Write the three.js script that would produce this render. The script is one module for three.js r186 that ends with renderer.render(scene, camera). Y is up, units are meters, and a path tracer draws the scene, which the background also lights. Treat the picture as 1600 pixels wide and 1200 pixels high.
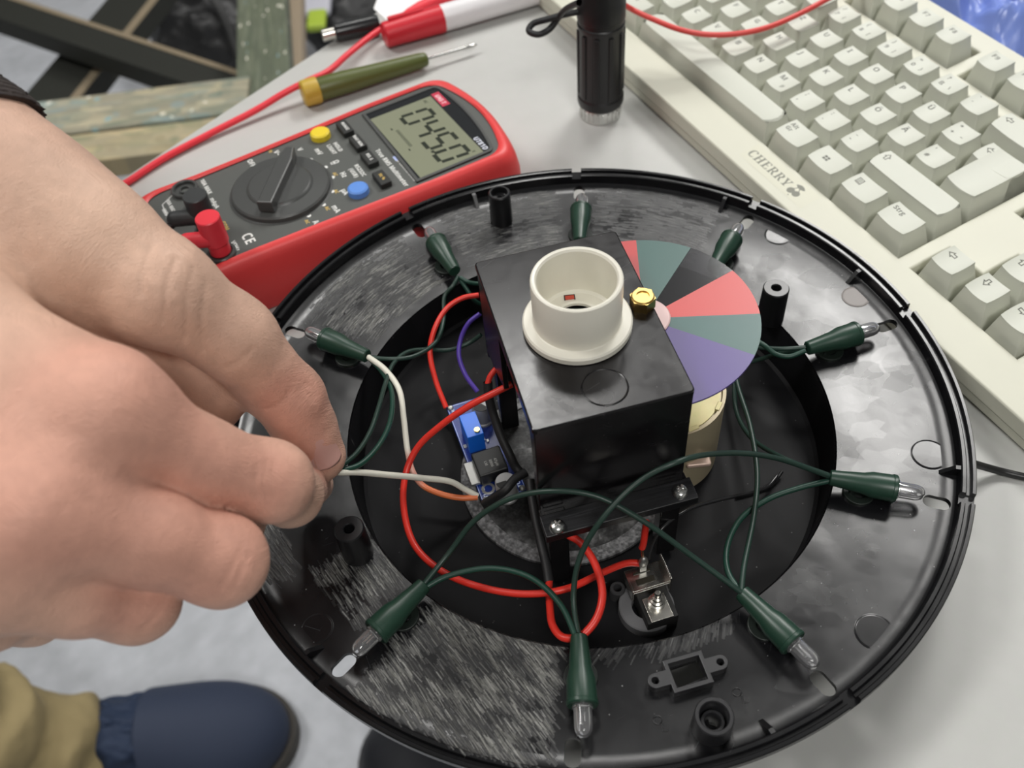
import * as THREE from 'three';
import { RoundedBoxGeometry } from 'three/addons/geometries/RoundedBoxGeometry.js';
import { mergeGeometries, mergeVertices, toCreasedNormals } from 'three/addons/utils/BufferGeometryUtils.js';
import { RectAreaLightUniformsLib } from 'three/addons/lights/RectAreaLightUniformsLib.js';
import { Brush, Evaluator, SUBTRACTION } from 'three-bvh-csg';

// ---------------------------------------------------------------- camera, light, exposure
// World: y = 0 is the table top, x to the right, z towards the photographer. Lengths below are in millimetres; MM turns them into metres.
const MM = 0.001, RAD = Math.PI / 180;
const FOCAL = 1480, PITCH = 50.8 * RAD, ROLL = -5.9 * RAD, EYE = 311;
const scene = new THREE.Scene();
scene.background = new THREE.Color(0x000000);
const camF = new THREE.Vector3(0, -Math.sin(PITCH), -Math.cos(PITCH));
const camR0 = new THREE.Vector3(1, 0, 0), camU0 = new THREE.Vector3().crossVectors(camR0, camF);
const camR = camR0.clone().multiplyScalar(Math.cos(ROLL)).addScaledVector(camU0, Math.sin(ROLL));
const camU = camR0.clone().multiplyScalar(-Math.sin(ROLL)).addScaledVector(camU0, Math.cos(ROLL));
const camera = new THREE.PerspectiveCamera(2 * Math.atan(600 / FOCAL) / RAD, 4 / 3, 0.01, 20);
camera.position.set(0, EYE * MM, 0);
camera.up.copy(camU);
camera.lookAt(camera.position.clone().add(camF));
camera.focus = 0.33; camera.userData.fStop = 13;
const renderer = new THREE.WebGLRenderer();
renderer.toneMapping = THREE.LinearToneMapping;
renderer.toneMappingExposure = 0.5;
renderer.shadowMap.enabled = true;
RectAreaLightUniformsLib.init();
const CEILING = 1950, FLOOR = -740;
// ceiling panels: x, z, width, length (mm), one RectAreaLight in front of each diffuser
const PANELS = [[0, -1650, 420, 360], [1060, -1950, 620, 1240], [-1350, -650, 620, 620], [300, 1200, 620, 620]];
const LAMP = 42, LAMP_COLOR = new THREE.Color(1.0, 0.985, 0.955);

// ---------------------------------------------------------------- helpers
const V3 = (x, y, z) => new THREE.Vector3(x, y, z);
function rayOf(px, py) { return camR.clone().multiplyScalar((px - 800) / FOCAL).addScaledVector(camU, (600 - py) / FOCAL).add(camF); }
function at(px, py, y) { const d = rayOf(px, py); return d.multiplyScalar((y - EYE) / d.y).add(V3(0, EYE, 0)); }     // a point at height y
function deep(px, py, depth) { return rayOf(px, py).multiplyScalar(depth).add(V3(0, EYE, 0)); }                     // a point at a depth
let seed = 12345;
function rnd() { seed |= 0; seed = seed + 0x6D2B79F5 | 0; let t = Math.imul(seed ^ seed >>> 15, 1 | seed); t = t + Math.imul(t ^ t >>> 7, 61 | t) ^ t; return ((t ^ t >>> 14) >>> 0) / 4294967296; }
const rr = (a, b) => a + (b - a) * rnd();
const lerp = (a, b, t) => a + (b - a) * t, clamp = (x, a, b) => Math.min(b, Math.max(a, x)), smooth = (a, b, x) => { const t = clamp((x - a) / (b - a), 0, 1); return t * t * (3 - 2 * t); };
function hash3(x, y, z) { let h = Math.imul(x, 374761393) + Math.imul(y, 668265263) + Math.imul(z, 2147483647 ^ 0x5bd1e995); h = Math.imul(h ^ h >>> 13, 1274126177); return ((h ^ h >>> 16) >>> 0) / 4294967296; }
function noise3(x, y, z) {
  const X = Math.floor(x), Y = Math.floor(y), Z = Math.floor(z), f = (t) => t * t * (3 - 2 * t), u = f(x - X), v = f(y - Y), w = f(z - Z);
  const L = (a, b, t) => a + (b - a) * t;
  return L(L(L(hash3(X, Y, Z), hash3(X + 1, Y, Z), u), L(hash3(X, Y + 1, Z), hash3(X + 1, Y + 1, Z), u), v), L(L(hash3(X, Y, Z + 1), hash3(X + 1, Y, Z + 1), u), L(hash3(X, Y + 1, Z + 1), hash3(X + 1, Y + 1, Z + 1), u), v), w);
}
const fbm = (x, y, z, o = 4) => { let a = 0, s = .5, n = 0; for (let i = 0; i < o; i++) { a += s * noise3(x, y, z); n += s; x *= 2.03; y *= 2.03; z *= 2.03; s *= .5; } return a / n; };
const taken = new Map();
function numbered(n) { const k = taken.get(n) || 0; taken.set(n, k + 1); return k ? n + '_' + String(k).padStart(3, '0') : n; }
function tag(o, label, category, group, kind) { o.userData.label = label; o.userData.category = category; if (group) o.userData.group = group; if (kind) o.userData.kind = kind; return o; }
function thing(name, label, category, p = V3(0, 0, 0), group) {
  const o = new THREE.Group(); o.name = numbered(name); o.position.copy(p).multiplyScalar(MM); scene.add(o); return tag(o, label, category, group);
}
// one named mesh; its geometry comes in millimetres
function part(name, geo, mat, parent) {
  if (!geo.userData.metres) { geo.scale(MM, MM, MM); geo.userData.metres = true; }
  const m = new THREE.Mesh(geo, mat); m.name = parent === scene ? numbered(name) : name; m.castShadow = m.receiveShadow = true; parent.add(m); return m;
}
function solo(name, label, category, geo, mat, p, group) {
  const m = part(name, geo, mat, scene); if (p) m.position.copy(p).multiplyScalar(MM); return tag(m, label, category, group);
}
function structure(name, geo, mat) { const m = part(name, geo, mat, scene); m.userData.kind = 'structure'; return m; }
const move = (g, x, y, z) => g.translate(x, y, z);
const clean = (g) => { const q = g.index ? g.toNonIndexed() : g; for (const k of Object.keys(q.attributes)) if (!['position', 'normal', 'uv'].includes(k)) q.deleteAttribute(k); if (!q.attributes.uv) q.setAttribute('uv', new THREE.BufferAttribute(new Float32Array(q.attributes.position.count * 2), 2)); if (!q.attributes.normal) q.computeVertexNormals(); return q; };
const join = (...gs) => mergeGeometries(gs.flat().map(clean));
const box = (w, h, d, r = 0.4, x = 0, y = 0, z = 0) => move(new RoundedBoxGeometry(w, h, d, 2, Math.min(r, w / 2.01, h / 2.01, d / 2.01)), x, y, z);
const lathe = (pts, n = 48) => new THREE.LatheGeometry(pts.map(([a, b]) => new THREE.Vector2(Math.max(a, 0.0001), b)), n);
const crease = (g, a = 0.6) => toCreasedNormals(g.index ? g.toNonIndexed() : g, a);
const turned = (pts, n = 40, a = 0.5) => crease(lathe(pts, n), a);
const cyl = (r, h, n = 32, b = 0.3, y = 0) => move(turned([[0, -h / 2], [r - b, -h / 2], [r, -h / 2 + b], [r, h / 2 - b], [r - b, h / 2], [0, h / 2]], n), 0, y, 0);
function extrude(shape, depth, bevel = 0.3, seg = 2) { return new THREE.ExtrudeGeometry(shape, { depth: depth - 2 * bevel, bevelEnabled: bevel > 0, bevelThickness: bevel, bevelSize: bevel, bevelOffset: -bevel, bevelSegments: seg, curveSegments: 16 }).translate(0, 0, bevel); }
function flatUp(g, y = 0) { return move(g.rotateX(-Math.PI / 2), 0, y, 0); }       // shape (x, y) -> ground plane x, -z
function roundRect(w, h, r, cx = 0, cy = 0) {
  const s = new THREE.Shape(), x = cx - w / 2, y = cy - h / 2;
  s.moveTo(x + r, y); s.lineTo(x + w - r, y); s.absarc(x + w - r, y + r, r, -Math.PI / 2, 0); s.lineTo(x + w, y + h - r); s.absarc(x + w - r, y + h - r, r, 0, Math.PI / 2);
  s.lineTo(x + r, y + h); s.absarc(x + r, y + h - r, r, Math.PI / 2, Math.PI); s.lineTo(x, y + r); s.absarc(x + r, y + r, r, Math.PI, Math.PI * 1.5); return s;
}
const circleHole = (x, y, r) => { const p = new THREE.Path(); p.absarc(x, y, r, 0, Math.PI * 2, true); return p; };
function aimX(o, dir, up = V3(0, 1, 0)) {                                            // turn an object's x axis to dir
  const x = dir.clone().normalize(), z = new THREE.Vector3().crossVectors(x, up).normalize(), y = new THREE.Vector3().crossVectors(z, x);
  o.quaternion.setFromRotationMatrix(new THREE.Matrix4().makeBasis(x, y, z)); return o;
}
function tubeOf(pts, r, n, sides = 10) { const c = new THREE.CatmullRomCurve3(pts, false, 'centripetal'); return new THREE.TubeGeometry(c, n || pts.length * 10, r, sides, false); }
const mat = (c, rough = .5, o = {}) => new THREE.MeshPhysicalMaterial({ color: c instanceof Array ? new THREE.Color().setRGB(...c) : new THREE.Color(c), roughness: rough, metalness: 0, ...o });
const metal = (c, rough = .25) => mat(c, rough, { metalness: 1 });
function canvas(w, h, fill) { const c = document.createElement('canvas'); c.width = w; c.height = h; const g = c.getContext('2d'); if (fill) { g.fillStyle = fill; g.fillRect(0, 0, w, h); } return [c, g]; }
function tex(c, srgb = true, rx, ry) { const t = new THREE.CanvasTexture(c); if (srgb) t.colorSpace = THREE.SRGBColorSpace; t.wrapS = t.wrapT = THREE.RepeatWrapping; if (rx) t.repeat.set(rx, ry); return t; }
function noiseTexture(n, fn, srgb = true) {                                          // fn(u, v) -> [r, g, b] in 0..1
  const d = new Uint8Array(n * n * 4); let k = 0;
  for (let j = 0; j < n; j++) for (let i = 0; i < n; i++) { const c = fn(i / n, j / n); d[k++] = clamp(c[0], 0, 1) * 255; d[k++] = clamp(c[1], 0, 1) * 255; d[k++] = clamp(c[2], 0, 1) * 255; d[k++] = 255; }
  const t = new THREE.DataTexture(d, n, n); t.magFilter = THREE.LinearFilter; t.minFilter = THREE.LinearFilter; t.wrapS = t.wrapT = THREE.RepeatWrapping; if (srgb) t.colorSpace = THREE.SRGBColorSpace; t.needsUpdate = true; return t;
}
const wrapNoise = (u, v, f, s = 0) => { const a = u * Math.PI * 2, b = v * Math.PI * 2, k = f / 6.28; return fbm(Math.cos(a) * k + 9 + s, Math.sin(a) * k + Math.cos(b) * k + 5, Math.sin(b) * k + 3 + s, 4); };
function planarUV(g, fn) { const p = g.attributes.position, uv = new Float32Array(p.count * 2); for (let i = 0; i < p.count; i++) { const q = fn(p.getX(i), p.getY(i), p.getZ(i)); uv[2 * i] = q[0]; uv[2 * i + 1] = q[1]; } g.setAttribute('uv', new THREE.BufferAttribute(uv, 2)); return g; }
// surface of a signed distance field (mm) by surface nets; lip: how fast the field may change
function surface(sdf, lo, hi, cell, color) {
  const nx = Math.ceil((hi.x - lo.x) / cell) + 1, ny = Math.ceil((hi.y - lo.y) / cell) + 1, nz = Math.ceil((hi.z - lo.z) / cell) + 1, B = 6;
  const f = new Float32Array(nx * ny * nz).fill(1e3), I = (i, j, k) => i + nx * (j + ny * k);
  for (let k = 0; k < nz; k += B) for (let j = 0; j < ny; j += B) for (let i = 0; i < nx; i += B) {
    const c = sdf(lo.x + (i + B / 2) * cell, lo.y + (j + B / 2) * cell, lo.z + (k + B / 2) * cell);
    const far = Math.abs(c) > B * cell * 1.25 + 2;
    for (let c2 = k; c2 < Math.min(k + B, nz); c2++) for (let b = j; b < Math.min(j + B, ny); b++) for (let a = i; a < Math.min(i + B, nx); a++)
      f[I(a, b, c2)] = far ? c : sdf(lo.x + a * cell, lo.y + b * cell, lo.z + c2 * cell);
  }
  const id = new Int32Array(nx * ny * nz).fill(-1), P = [], idx = [];
  for (let k = 0; k < nz - 1; k++) for (let j = 0; j < ny - 1; j++) for (let i = 0; i < nx - 1; i++) {
    let m = 0; const v = [];
    for (let c = 0; c < 8; c++) { const s = f[I(i + (c & 1), j + (c >> 1 & 1), k + (c >> 2))]; v.push(s); if (s < 0) m |= 1 << c; }
    if (m === 0 || m === 255) continue;
    let x = 0, y = 0, z = 0, n = 0;
    for (let a = 0; a < 8; a++) for (const bit of [1, 2, 4]) if (!(a & bit)) { const b = a | bit; if ((v[a] < 0) !== (v[b] < 0)) { const t = v[a] / (v[a] - v[b]); x += (a & 1) + (bit === 1 ? t : 0); y += (a >> 1 & 1) + (bit === 2 ? t : 0); z += (a >> 2) + (bit === 4 ? t : 0); n++; } }
    id[I(i, j, k)] = P.length / 3; P.push(lo.x + (i + x / n) * cell, lo.y + (j + y / n) * cell, lo.z + (k + z / n) * cell);
  }
  for (let k = 1; k < nz - 1; k++) for (let j = 1; j < ny - 1; j++) for (let i = 1; i < nx - 1; i++) {
    const a = f[I(i, j, k)] < 0;
    const q = (b, p0, p1, p2, p3) => { if (a === b) return; const [A, B2, C, D] = [p0, p1, p2, p3]; if ([A, B2, C, D].some((t) => t < 0)) return; if (a) idx.push(A, B2, C, A, C, D); else idx.push(A, C, B2, A, D, C); };
    q(f[I(i + 1, j, k)] < 0, id[I(i, j - 1, k - 1)], id[I(i, j, k - 1)], id[I(i, j, k)], id[I(i, j - 1, k)]);
    q(f[I(i, j + 1, k)] < 0, id[I(i - 1, j, k - 1)], id[I(i - 1, j, k)], id[I(i, j, k)], id[I(i, j, k - 1)]);
    q(f[I(i, j, k + 1)] < 0, id[I(i - 1, j - 1, k)], id[I(i, j - 1, k)], id[I(i, j, k)], id[I(i - 1, j, k)]);
  }
  const N = new Float32Array(P.length), C = color ? new Float32Array(P.length) : null, e = cell * .6;
  for (let i = 0; i < P.length; i += 3) {
    const x = P[i], y = P[i + 1], z = P[i + 2];
    const n = V3(sdf(x + e, y, z) - sdf(x - e, y, z), sdf(x, y + e, z) - sdf(x, y - e, z), sdf(x, y, z + e) - sdf(x, y, z - e)).normalize();
    N[i] = n.x; N[i + 1] = n.y; N[i + 2] = n.z;
    if (C) { const c = color(x, y, z); C[i] = c[0]; C[i + 1] = c[1]; C[i + 2] = c[2]; }
  }
  const g = new THREE.BufferGeometry(); g.setAttribute('position', new THREE.BufferAttribute(new Float32Array(P), 3)); g.setAttribute('normal', new THREE.BufferAttribute(N, 3));
  if (C) g.setAttribute('color', new THREE.BufferAttribute(C, 3)); g.setIndex(idx); return g;
}
function capsule(a, b, ra, rb) {                                                    // distance to a tapered capsule
  const dx = b.x - a.x, dy = b.y - a.y, dz = b.z - a.z, l = dx * dx + dy * dy + dz * dz;
  return (x, y, z) => { const px = x - a.x, py = y - a.y, pz = z - a.z; let t = (px * dx + py * dy + pz * dz) / l; t = t < 0 ? 0 : t > 1 ? 1 : t; const X = px - dx * t, Y = py - dy * t, Z = pz - dz * t; return Math.sqrt(X * X + Y * Y + Z * Z) - (ra + (rb - ra) * t); };
}
const smin = (a, b, k) => { const h = Math.max(k - Math.abs(a - b), 0) / k; return Math.min(a, b) - h * h * k * .25; };

// ---------------------------------------------------------------- materials
const M = {
  black: mat([.007, .007, .008], .3), blackBox: mat([.007, .0065, .007], .24), blackMatte: mat([.012, .012, .012], .6), rubber: mat([.014, .014, .015], .55),
  greenSocket: mat([.014, .044, .028], .36), greenWire: mat([.011, .050, .034], .42), darkGreenWire: mat([.016, .040, .030], .4), redWire: mat([.72, .035, .022], .38), whiteWire: mat([.78, .76, .66], .4), purpleWire: mat([.085, .045, .34], .38), blackWire: mat([.012, .012, .013], .42),
  lens: mat([.95, .95, .97], .08, { transmission: .92, thickness: 4, ior: 1.5 }), steel: metal([.72, .72, .7], .22), nickel: metal([.62, .60, .55], .26), brass: metal([.78, .52, .18], .28), tin: metal([.5, .5, .48], .5), dullMetal: metal([.55, .53, .5], .4),
  collar: mat([.80, .775, .68], .38), cream: mat([.66, .62, .42], .45),
  holster: mat([.74, .055, .055], .42), face: mat([.060, .062, .060], .5), knob: mat([.060, .062, .060], .38),
};
console.log('helpers');
// ---------------------------------------------------------------- the room
{
  const floorTex = noiseTexture(512, (u, v) => { const n = wrapNoise(u, v, 10), m = wrapNoise(u, v, 60, 4); const k = .70 + (n - .5) * .10 + (m - .5) * .10; return [k * .985, k, k * 1.03]; });
  const fm = mat(0xffffff, .55, { map: floorTex });
  const X0 = -3200, X1 = 3400, Z0 = -4600, Z1 = 2600, W = X1 - X0, D = Z1 - Z0, H = CEILING - FLOOR;
  structure('floor', planarUV(move(new THREE.BoxGeometry(W + 200, 60, D + 200), (X0 + X1) / 2, FLOOR - 30, (Z0 + Z1) / 2), (x, y, z) => [x / 900, z / 900]), fm);
  const wm = mat([.40, .40, .385], .85), cm = mat([.55, .55, .54], .9);
  structure('ceiling', move(new THREE.BoxGeometry(W + 200, 80, D + 200), (X0 + X1) / 2, CEILING + 40 + 60, (Z0 + Z1) / 2), cm);
  const hh = H + 60, yc = (FLOOR + CEILING + 60) / 2;
  structure('wall_left', move(new THREE.BoxGeometry(100, hh, D + 200), X0 - 50, yc, (Z0 + Z1) / 2), wm);
  structure('wall_right', move(new THREE.BoxGeometry(100, hh, D + 200), X1 + 50, yc, (Z0 + Z1) / 2), wm);
  structure('wall_back', move(new THREE.BoxGeometry(W, hh, 100), (X0 + X1) / 2, yc, Z0 - 50), wm);
  structure('wall_front', move(new THREE.BoxGeometry(W, hh, 100), (X0 + X1) / 2, yc, Z1 + 50), wm);
  const glow = mat(0xffffff, .6, { emissive: LAMP_COLOR, emissiveIntensity: 2.0 }), frame = mat([.7, .7, .7], .5);
  const where = ['of small size over the table', 'beyond the keyboard on the right', 'over the seated person on the left', 'behind the photographer'];
  PANELS.forEach(([x, z, w, l], i) => {
    const t = thing('ceiling_light', 'flat white ceiling light panel ' + where[i], 'ceiling light', V3(x, CEILING, z), 'ceiling light panels');
    const b = 30; part('frame', join(move(new THREE.BoxGeometry(w + 2 * b, 58, b), 0, 31, l / 2 + b / 2), move(new THREE.BoxGeometry(w + 2 * b, 58, b), 0, 31, -l / 2 - b / 2), move(new THREE.BoxGeometry(b, 58, l), w / 2 + b / 2, 31, 0), move(new THREE.BoxGeometry(b, 58, l), -w / 2 - b / 2, 31, 0)), frame, t);
    part('diffuser', move(new THREE.BoxGeometry(w, 20, l), 0, 40, 0), glow, t);
    const a = new THREE.RectAreaLight(LAMP_COLOR, LAMP, w * MM, l * MM); a.name = 'panel_light'; a.rotation.x = -Math.PI / 2; a.position.set(0, 22 * MM, 0); t.add(a);
  });
}
// ---------------------------------------------------------------- the table: its left edge runs along (-0.684, 0.729), its near edge lies under the round tray
{
  const e = V3(-.684, 0, .729), n = V3(.729, 0, .684), onLeft = at(515, 66, 0), s0 = -62;
  const corner = onLeft.clone().addScaledVector(e, s0 - onLeft.dot(e));
  const t = thing('table', 'white laminate table carrying the round tray and the keyboard', 'table', corner);
  t.rotation.y = Math.atan2(-n.z, n.x);                                             // local x along the near edge, local -z away along the left edge
  const L = 1500, Wd = 800, TH = 26;
  const top = noiseTexture(512, (u, v) => { const m = wrapNoise(u, v, 5), k = .735 + (m - .5) * .03 + (wrapNoise(u, v, 90, 7) - .5) * .02; return [k * .998, k, k * .982]; });
  const tm = mat(0xffffff, .42, { map: top });
  part('tabletop', planarUV(box(L, TH, Wd, 1.5, L / 2, -TH / 2, -Wd / 2), (x, y, z) => [x / 600, z / 600]), tm, t);
  const lm = metal([.5, .5, .5], .45);
  part('apron', join(box(L - 160, 40, 20, 1, L / 2, -TH - 20, -Wd + 80), box(L - 160, 40, 20, 1, L / 2, -TH - 20, -160)), lm, t);
  for (const x of [90, L - 90]) for (const z of [-Wd + 80, -160]) part('leg', box(40, -FLOOR - TH, 40, 3, x, (FLOOR - TH) / 2, z), lm, t);
}
console.log('room');
// ---------------------------------------------------------------- round black tray
const DISC = V3(26, 0.2, -217), R_OUT = 138;
const ringY = (r) => r < 88 ? 2.5 : 23.1 + (r - 91) / 36 * .9, WELL = V3(.8, 0, 3);
const rel = (p) => [p.x - DISC.x, p.z - DISC.z];
const polar = (px, py, y) => { const [x, z] = rel(at(px, py, y)); return [Math.hypot(x, z), Math.atan2(-z, x)]; };
const slotPx = [[655, 360], [905, 305], [1167, 347], [1385, 510], [1460, 785], [1283, 1065], [895, 1175], [537, 1040], [462, 520]];
const slotAng = slotPx.map(([a, b]) => polar(a, b, 24)[1]); slotAng.push((slotAng[7] - 36 * RAD));
const trayTex = (() => {
  const S = 2048, K = S / 280, [c, g] = canvas(S, S, '#121214'), [cr, gr] = canvas(S, S, '#3c3c3c'), [cb, gb] = canvas(S, S, '#808080');
  const X = (x) => (x + 140) * K;
  // moulding smears on the whole surface
  for (let i = 0; i < 900; i++) { const a = rr(0, 6.283), r = rr(20, 134), w = rr(2, 14), k = rnd(); gr.globalAlpha = .10; gr.fillStyle = k < .5 ? '#262626' : '#606060'; gr.beginPath(); gr.ellipse(X(r * Math.cos(a)), X(-r * Math.sin(a)), w * K, w * K * rr(.25, .7), rr(0, 3.14), 0, 6.283); gr.fill(); }
  for (let i = 0; i < 260; i++) { const a = rr(0, 6.283), r = rr(88, 134), w = rr(1, 7), k = rnd(); g.globalAlpha = .10; g.fillStyle = k < .4 ? '#0d0d0f' : '#2e2e33'; g.beginPath(); g.ellipse(X(r * Math.cos(a)), X(-r * Math.sin(a)), w * K, w * K * rr(.2, .6), rr(0, 3.14), 0, 6.283); g.fill(); }
  for (let i = 0; i < 70; i++) { const a = rr(-1.2, 3.3), r = rr(92, 130), w = rr(4, 13); gr.globalAlpha = .32; gr.fillStyle = rnd() < .45 ? '#242424' : '#585858'; gr.beginPath(); for (let k = 0; k < 14; k++) { const q = k / 14 * 6.283, m = w * (.6 + .6 * rnd()); gr.lineTo(X(r * Math.cos(a) + m * Math.cos(q)), X(-r * Math.sin(a) + m * .7 * Math.sin(q))); } gr.fill(); }
  for (let i = 0; i < 520; i++) { const a = rr(0, 6.283), r = rr(88, 134), w = rr(3, 13) * K, x = X(r * Math.cos(a)), y = X(-r * Math.sin(a)), v = rnd() < .5 ? '0,0,0' : '255,255,255', q = gb.createRadialGradient(x, y, 0, x, y, w); q.addColorStop(0, `rgba(${v},.22)`); q.addColorStop(.5, `rgba(${v},.10)`); q.addColorStop(1, `rgba(${v},0)`); gb.globalAlpha = 1; gb.fillStyle = q; gb.fillRect(x - w, y - w, 2 * w, 2 * w); }
  // sanded patches: angle range, radius range, strength, lean of the strokes
  const patches = [[-131, -101, 92, 133, 1, -.32, 4300], [-151, -137, 92, 116, .8, -.25, 900], [122, 150, 93, 129, .8, 0, 3000], [88, 114, 93, 130, .62, 0, 2600], [53, 80, 93, 130, .45, 0, 1700], [-170, -152, 118, 130, .7, .2, 500], [-96, -66, 91, 99, .4, .9, 300]];
  for (const [a0, a1, r0, r1, st, lean, n] of patches) for (let i = 0; i < n; i++) {
    let a = rr(a0, a1) * RAD, r = rr(r0, r1);
    const edge = Math.min((a / RAD - a0) / (a1 - a0), (a1 - a / RAD) / (a1 - a0)) * 8 + fbm(r * .25, a * 9, 2, 2) * 1.2 - .5; if (edge < rnd() * .6) continue;
    const lump = fbm(r * .22, a * 20, 1, 3); if (lump < .47 && rnd() < .8) continue;
    const l = rr(.8, 3.4), w = rr(.12, .5), t = (lean < -.2 ? -58 * RAD : a + Math.PI / 2 + lean) + rr(-.1, .1), x = r * Math.cos(a), z = -r * Math.sin(a), dx = Math.cos(t) * l, dz = -Math.sin(t) * l, v = Math.round(rr(70, 190));
    g.globalAlpha = st * rr(.12, .65); g.strokeStyle = `rgb(${v},${v},${v - 5})`; g.lineWidth = w * K; g.beginPath(); g.moveTo(X(x - dx), X(z - dz)); g.lineTo(X(x + dx), X(z + dz)); g.stroke();
    gr.globalAlpha = st * .4; gr.strokeStyle = '#a8a8a8'; gr.lineWidth = w * K * 2.2; gr.beginPath(); gr.moveTo(X(x - dx), X(z - dz)); gr.lineTo(X(x + dx), X(z + dz)); gr.stroke();
    gb.globalAlpha = st * .12; gb.strokeStyle = rnd() < .5 ? '#404040' : '#c0c0c0'; gb.lineWidth = w * K; gb.beginPath(); gb.moveTo(X(x - dx), X(z - dz)); gb.lineTo(X(x + dx), X(z + dz)); gb.stroke();
  }
  // dust and stray scratches
  g.globalAlpha = .8; for (let i = 0; i < 420; i++) { const a = rr(0, 6.283), r = Math.sqrt(rnd()) * 132, s = rr(.08, .28); g.fillStyle = rnd() < .5 ? '#6a6a68' : '#9a9a98'; g.beginPath(); g.arc(X(r * Math.cos(a)), X(-r * Math.sin(a)), s * K, 0, 6.283); g.fill(); }
  for (let i = 0; i < 160; i++) { const a = rr(0, 6.283), r = rr(90, 132), t = rr(0, 3.14), l = rr(1, 6); g.globalAlpha = rr(.1, .35); g.strokeStyle = '#77777a'; g.lineWidth = rr(.8, 1.6); g.beginPath(); g.moveTo(X(r * Math.cos(a)), X(-r * Math.sin(a))); g.lineTo(X(r * Math.cos(a) + l * Math.cos(t)), X(-r * Math.sin(a) + l * Math.sin(t))); g.stroke(); }
  return [tex(c), tex(cr, false), tex(cb, false)];
})();
const trayUV = (x, y, z) => [(x + 140) / 280, 1 - (z + 140) / 280];
const trayMat = mat(0xffffff, 1, { map: trayTex[0], roughnessMap: trayTex[1], bumpMap: trayTex[2], bumpScale: .0003 });
const tray = thing('round_tray', 'round black plastic lamp housing lying open side up on the table', 'housing', DISC);
{
  const prof = [[0, 22.5], [80, 22.7], [88, ringY(88)], [100, ringY(100)], [112, ringY(112)], [127, 24], [131.6, 24.7], [132.6, 25.3], [133.2, 29.0], [133.6, 29.4], [134.7, 29.4], [135, 29.1], [135.2, 28.2], [136.2, 28.2], [136.4, 29.7], [136.7, 30], [137.7, 30], [138, 29.7], [138, 27], [137, 24], [134, 22.6], [93, 21.5], [0, 21.3]];
  const shell = crease(lathe(prof.slice().reverse(), 200), .5);
  const cuts = [move(lathe([[0, 60], [91.6, 60], [91.6, 23.6], [90.6, 22.6], [90.4, 10], [0, 10]].reverse(), 180), WELL.x, 0, WELL.z)];
  slotAng.forEach((a, i) => {
    const g = extrude(roundRect(9, 5, 2.4), 20, 0); g.rotateX(-Math.PI / 2); g.translate(127, 12, 0); g.rotateY(a); cuts.push(g);
    const nb = new THREE.BoxGeometry(9, 6, 4.2); nb.translate(137, 30.6, 0); nb.rotateY(a + .008); cuts.push(nb);
  });
  const q = [[1043.5, 1044], [1060, 1073], [1106, 1053.5], [1096, 1026]].map(([a, b]) => rel(at(a, b, 25)));
  const sh = new THREE.Shape(q.map(([x, z]) => new THREE.Vector2(x, -z))); cuts.push(extrude(sh, 30, 0).rotateX(-Math.PI / 2));
  const [hx, hz] = rel(at(1116, 1128, 22)); cuts.push(move(new THREE.CylinderGeometry(2.2, 2.2, 40, 6), hx, 22, hz));
  const a = new Brush(shell), b = new Brush(mergeGeometries(cuts.map(clean))); a.updateMatrixWorld(); b.updateMatrixWorld();
  const ev = new Evaluator(); ev.useGroups = false; ev.attributes = ['position', 'normal', 'uv'];
  const g = ev.evaluate(a, b, SUBTRACTION).geometry;
  const g2 = new THREE.BufferGeometry(); const cnt = g.drawRange.count === Infinity ? (g.index ? g.index.count : g.attributes.position.count) : g.drawRange.count; for (const k of ['position', 'normal']) { const src = g.attributes[k], d = new Float32Array(cnt * 3); for (let i = 0; i < cnt; i++) { const j = g.index ? g.index.getX(i) : i; d[3 * i] = src.getX(j); d[3 * i + 1] = src.getY(j); d[3 * i + 2] = src.getZ(j); } g2.setAttribute(k, new THREE.BufferAttribute(d, 3)); }
  part('shell', planarUV(g2, trayUV), trayMat, tray);
  part('well', planarUV(move(turned([[0, 0], [89, 0], [90, .6], [92, 14], [92.2, 20.7], [90.5, 22.5], [90.2, 21.4], [88.6, 3.4], [87.2, 2.5], [0, 2.5]], 180), WELL.x, 0, WELL.z), trayUV), mat(0xffffff, .55, { map: trayTex[0], specularIntensity: .35 }), tray);
  // pad in the middle of the well
  const pad = at(884, 738.4, 2.5).sub(DISC); const padTex = noiseTexture(256, (u, v) => { const n = fbm(u * 14, v * 14, 3, 4), m = fbm(u * 90, v * 90, 8, 2), k = .14 + Math.max(0, n - .45) * .7 + (m - .5) * .18; return [k, k, k]; });
  part('centre_pad', planarUV(move(turned([[0, 0], [40.4, 0], [40.4, .8], [39.8, 1.4], [0, 1.4]], 96), pad.x, 2.4, pad.z), (x, y, z) => [x / 60, z / 60]), mat(0xffffff, .6, { map: padTex }), tray);
  const frost = noiseTexture(256, (u, v) => { const m = fbm(u * 70, v * 70, 8, 3), k = .40 + (m - .5) * .5; return [k, k, k * 1.01]; }); part('frosted_pad_rim', planarUV(move(turned([[35.5, 1.2], [40.8, 0], [40.8, 1.6], [40.2, 2], [35.5, 2]], 96), pad.x, 2.3, pad.z), (x, y, z) => [x / 60, z / 60]), mat(0xffffff, .7, { map: frost }), tray);
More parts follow.
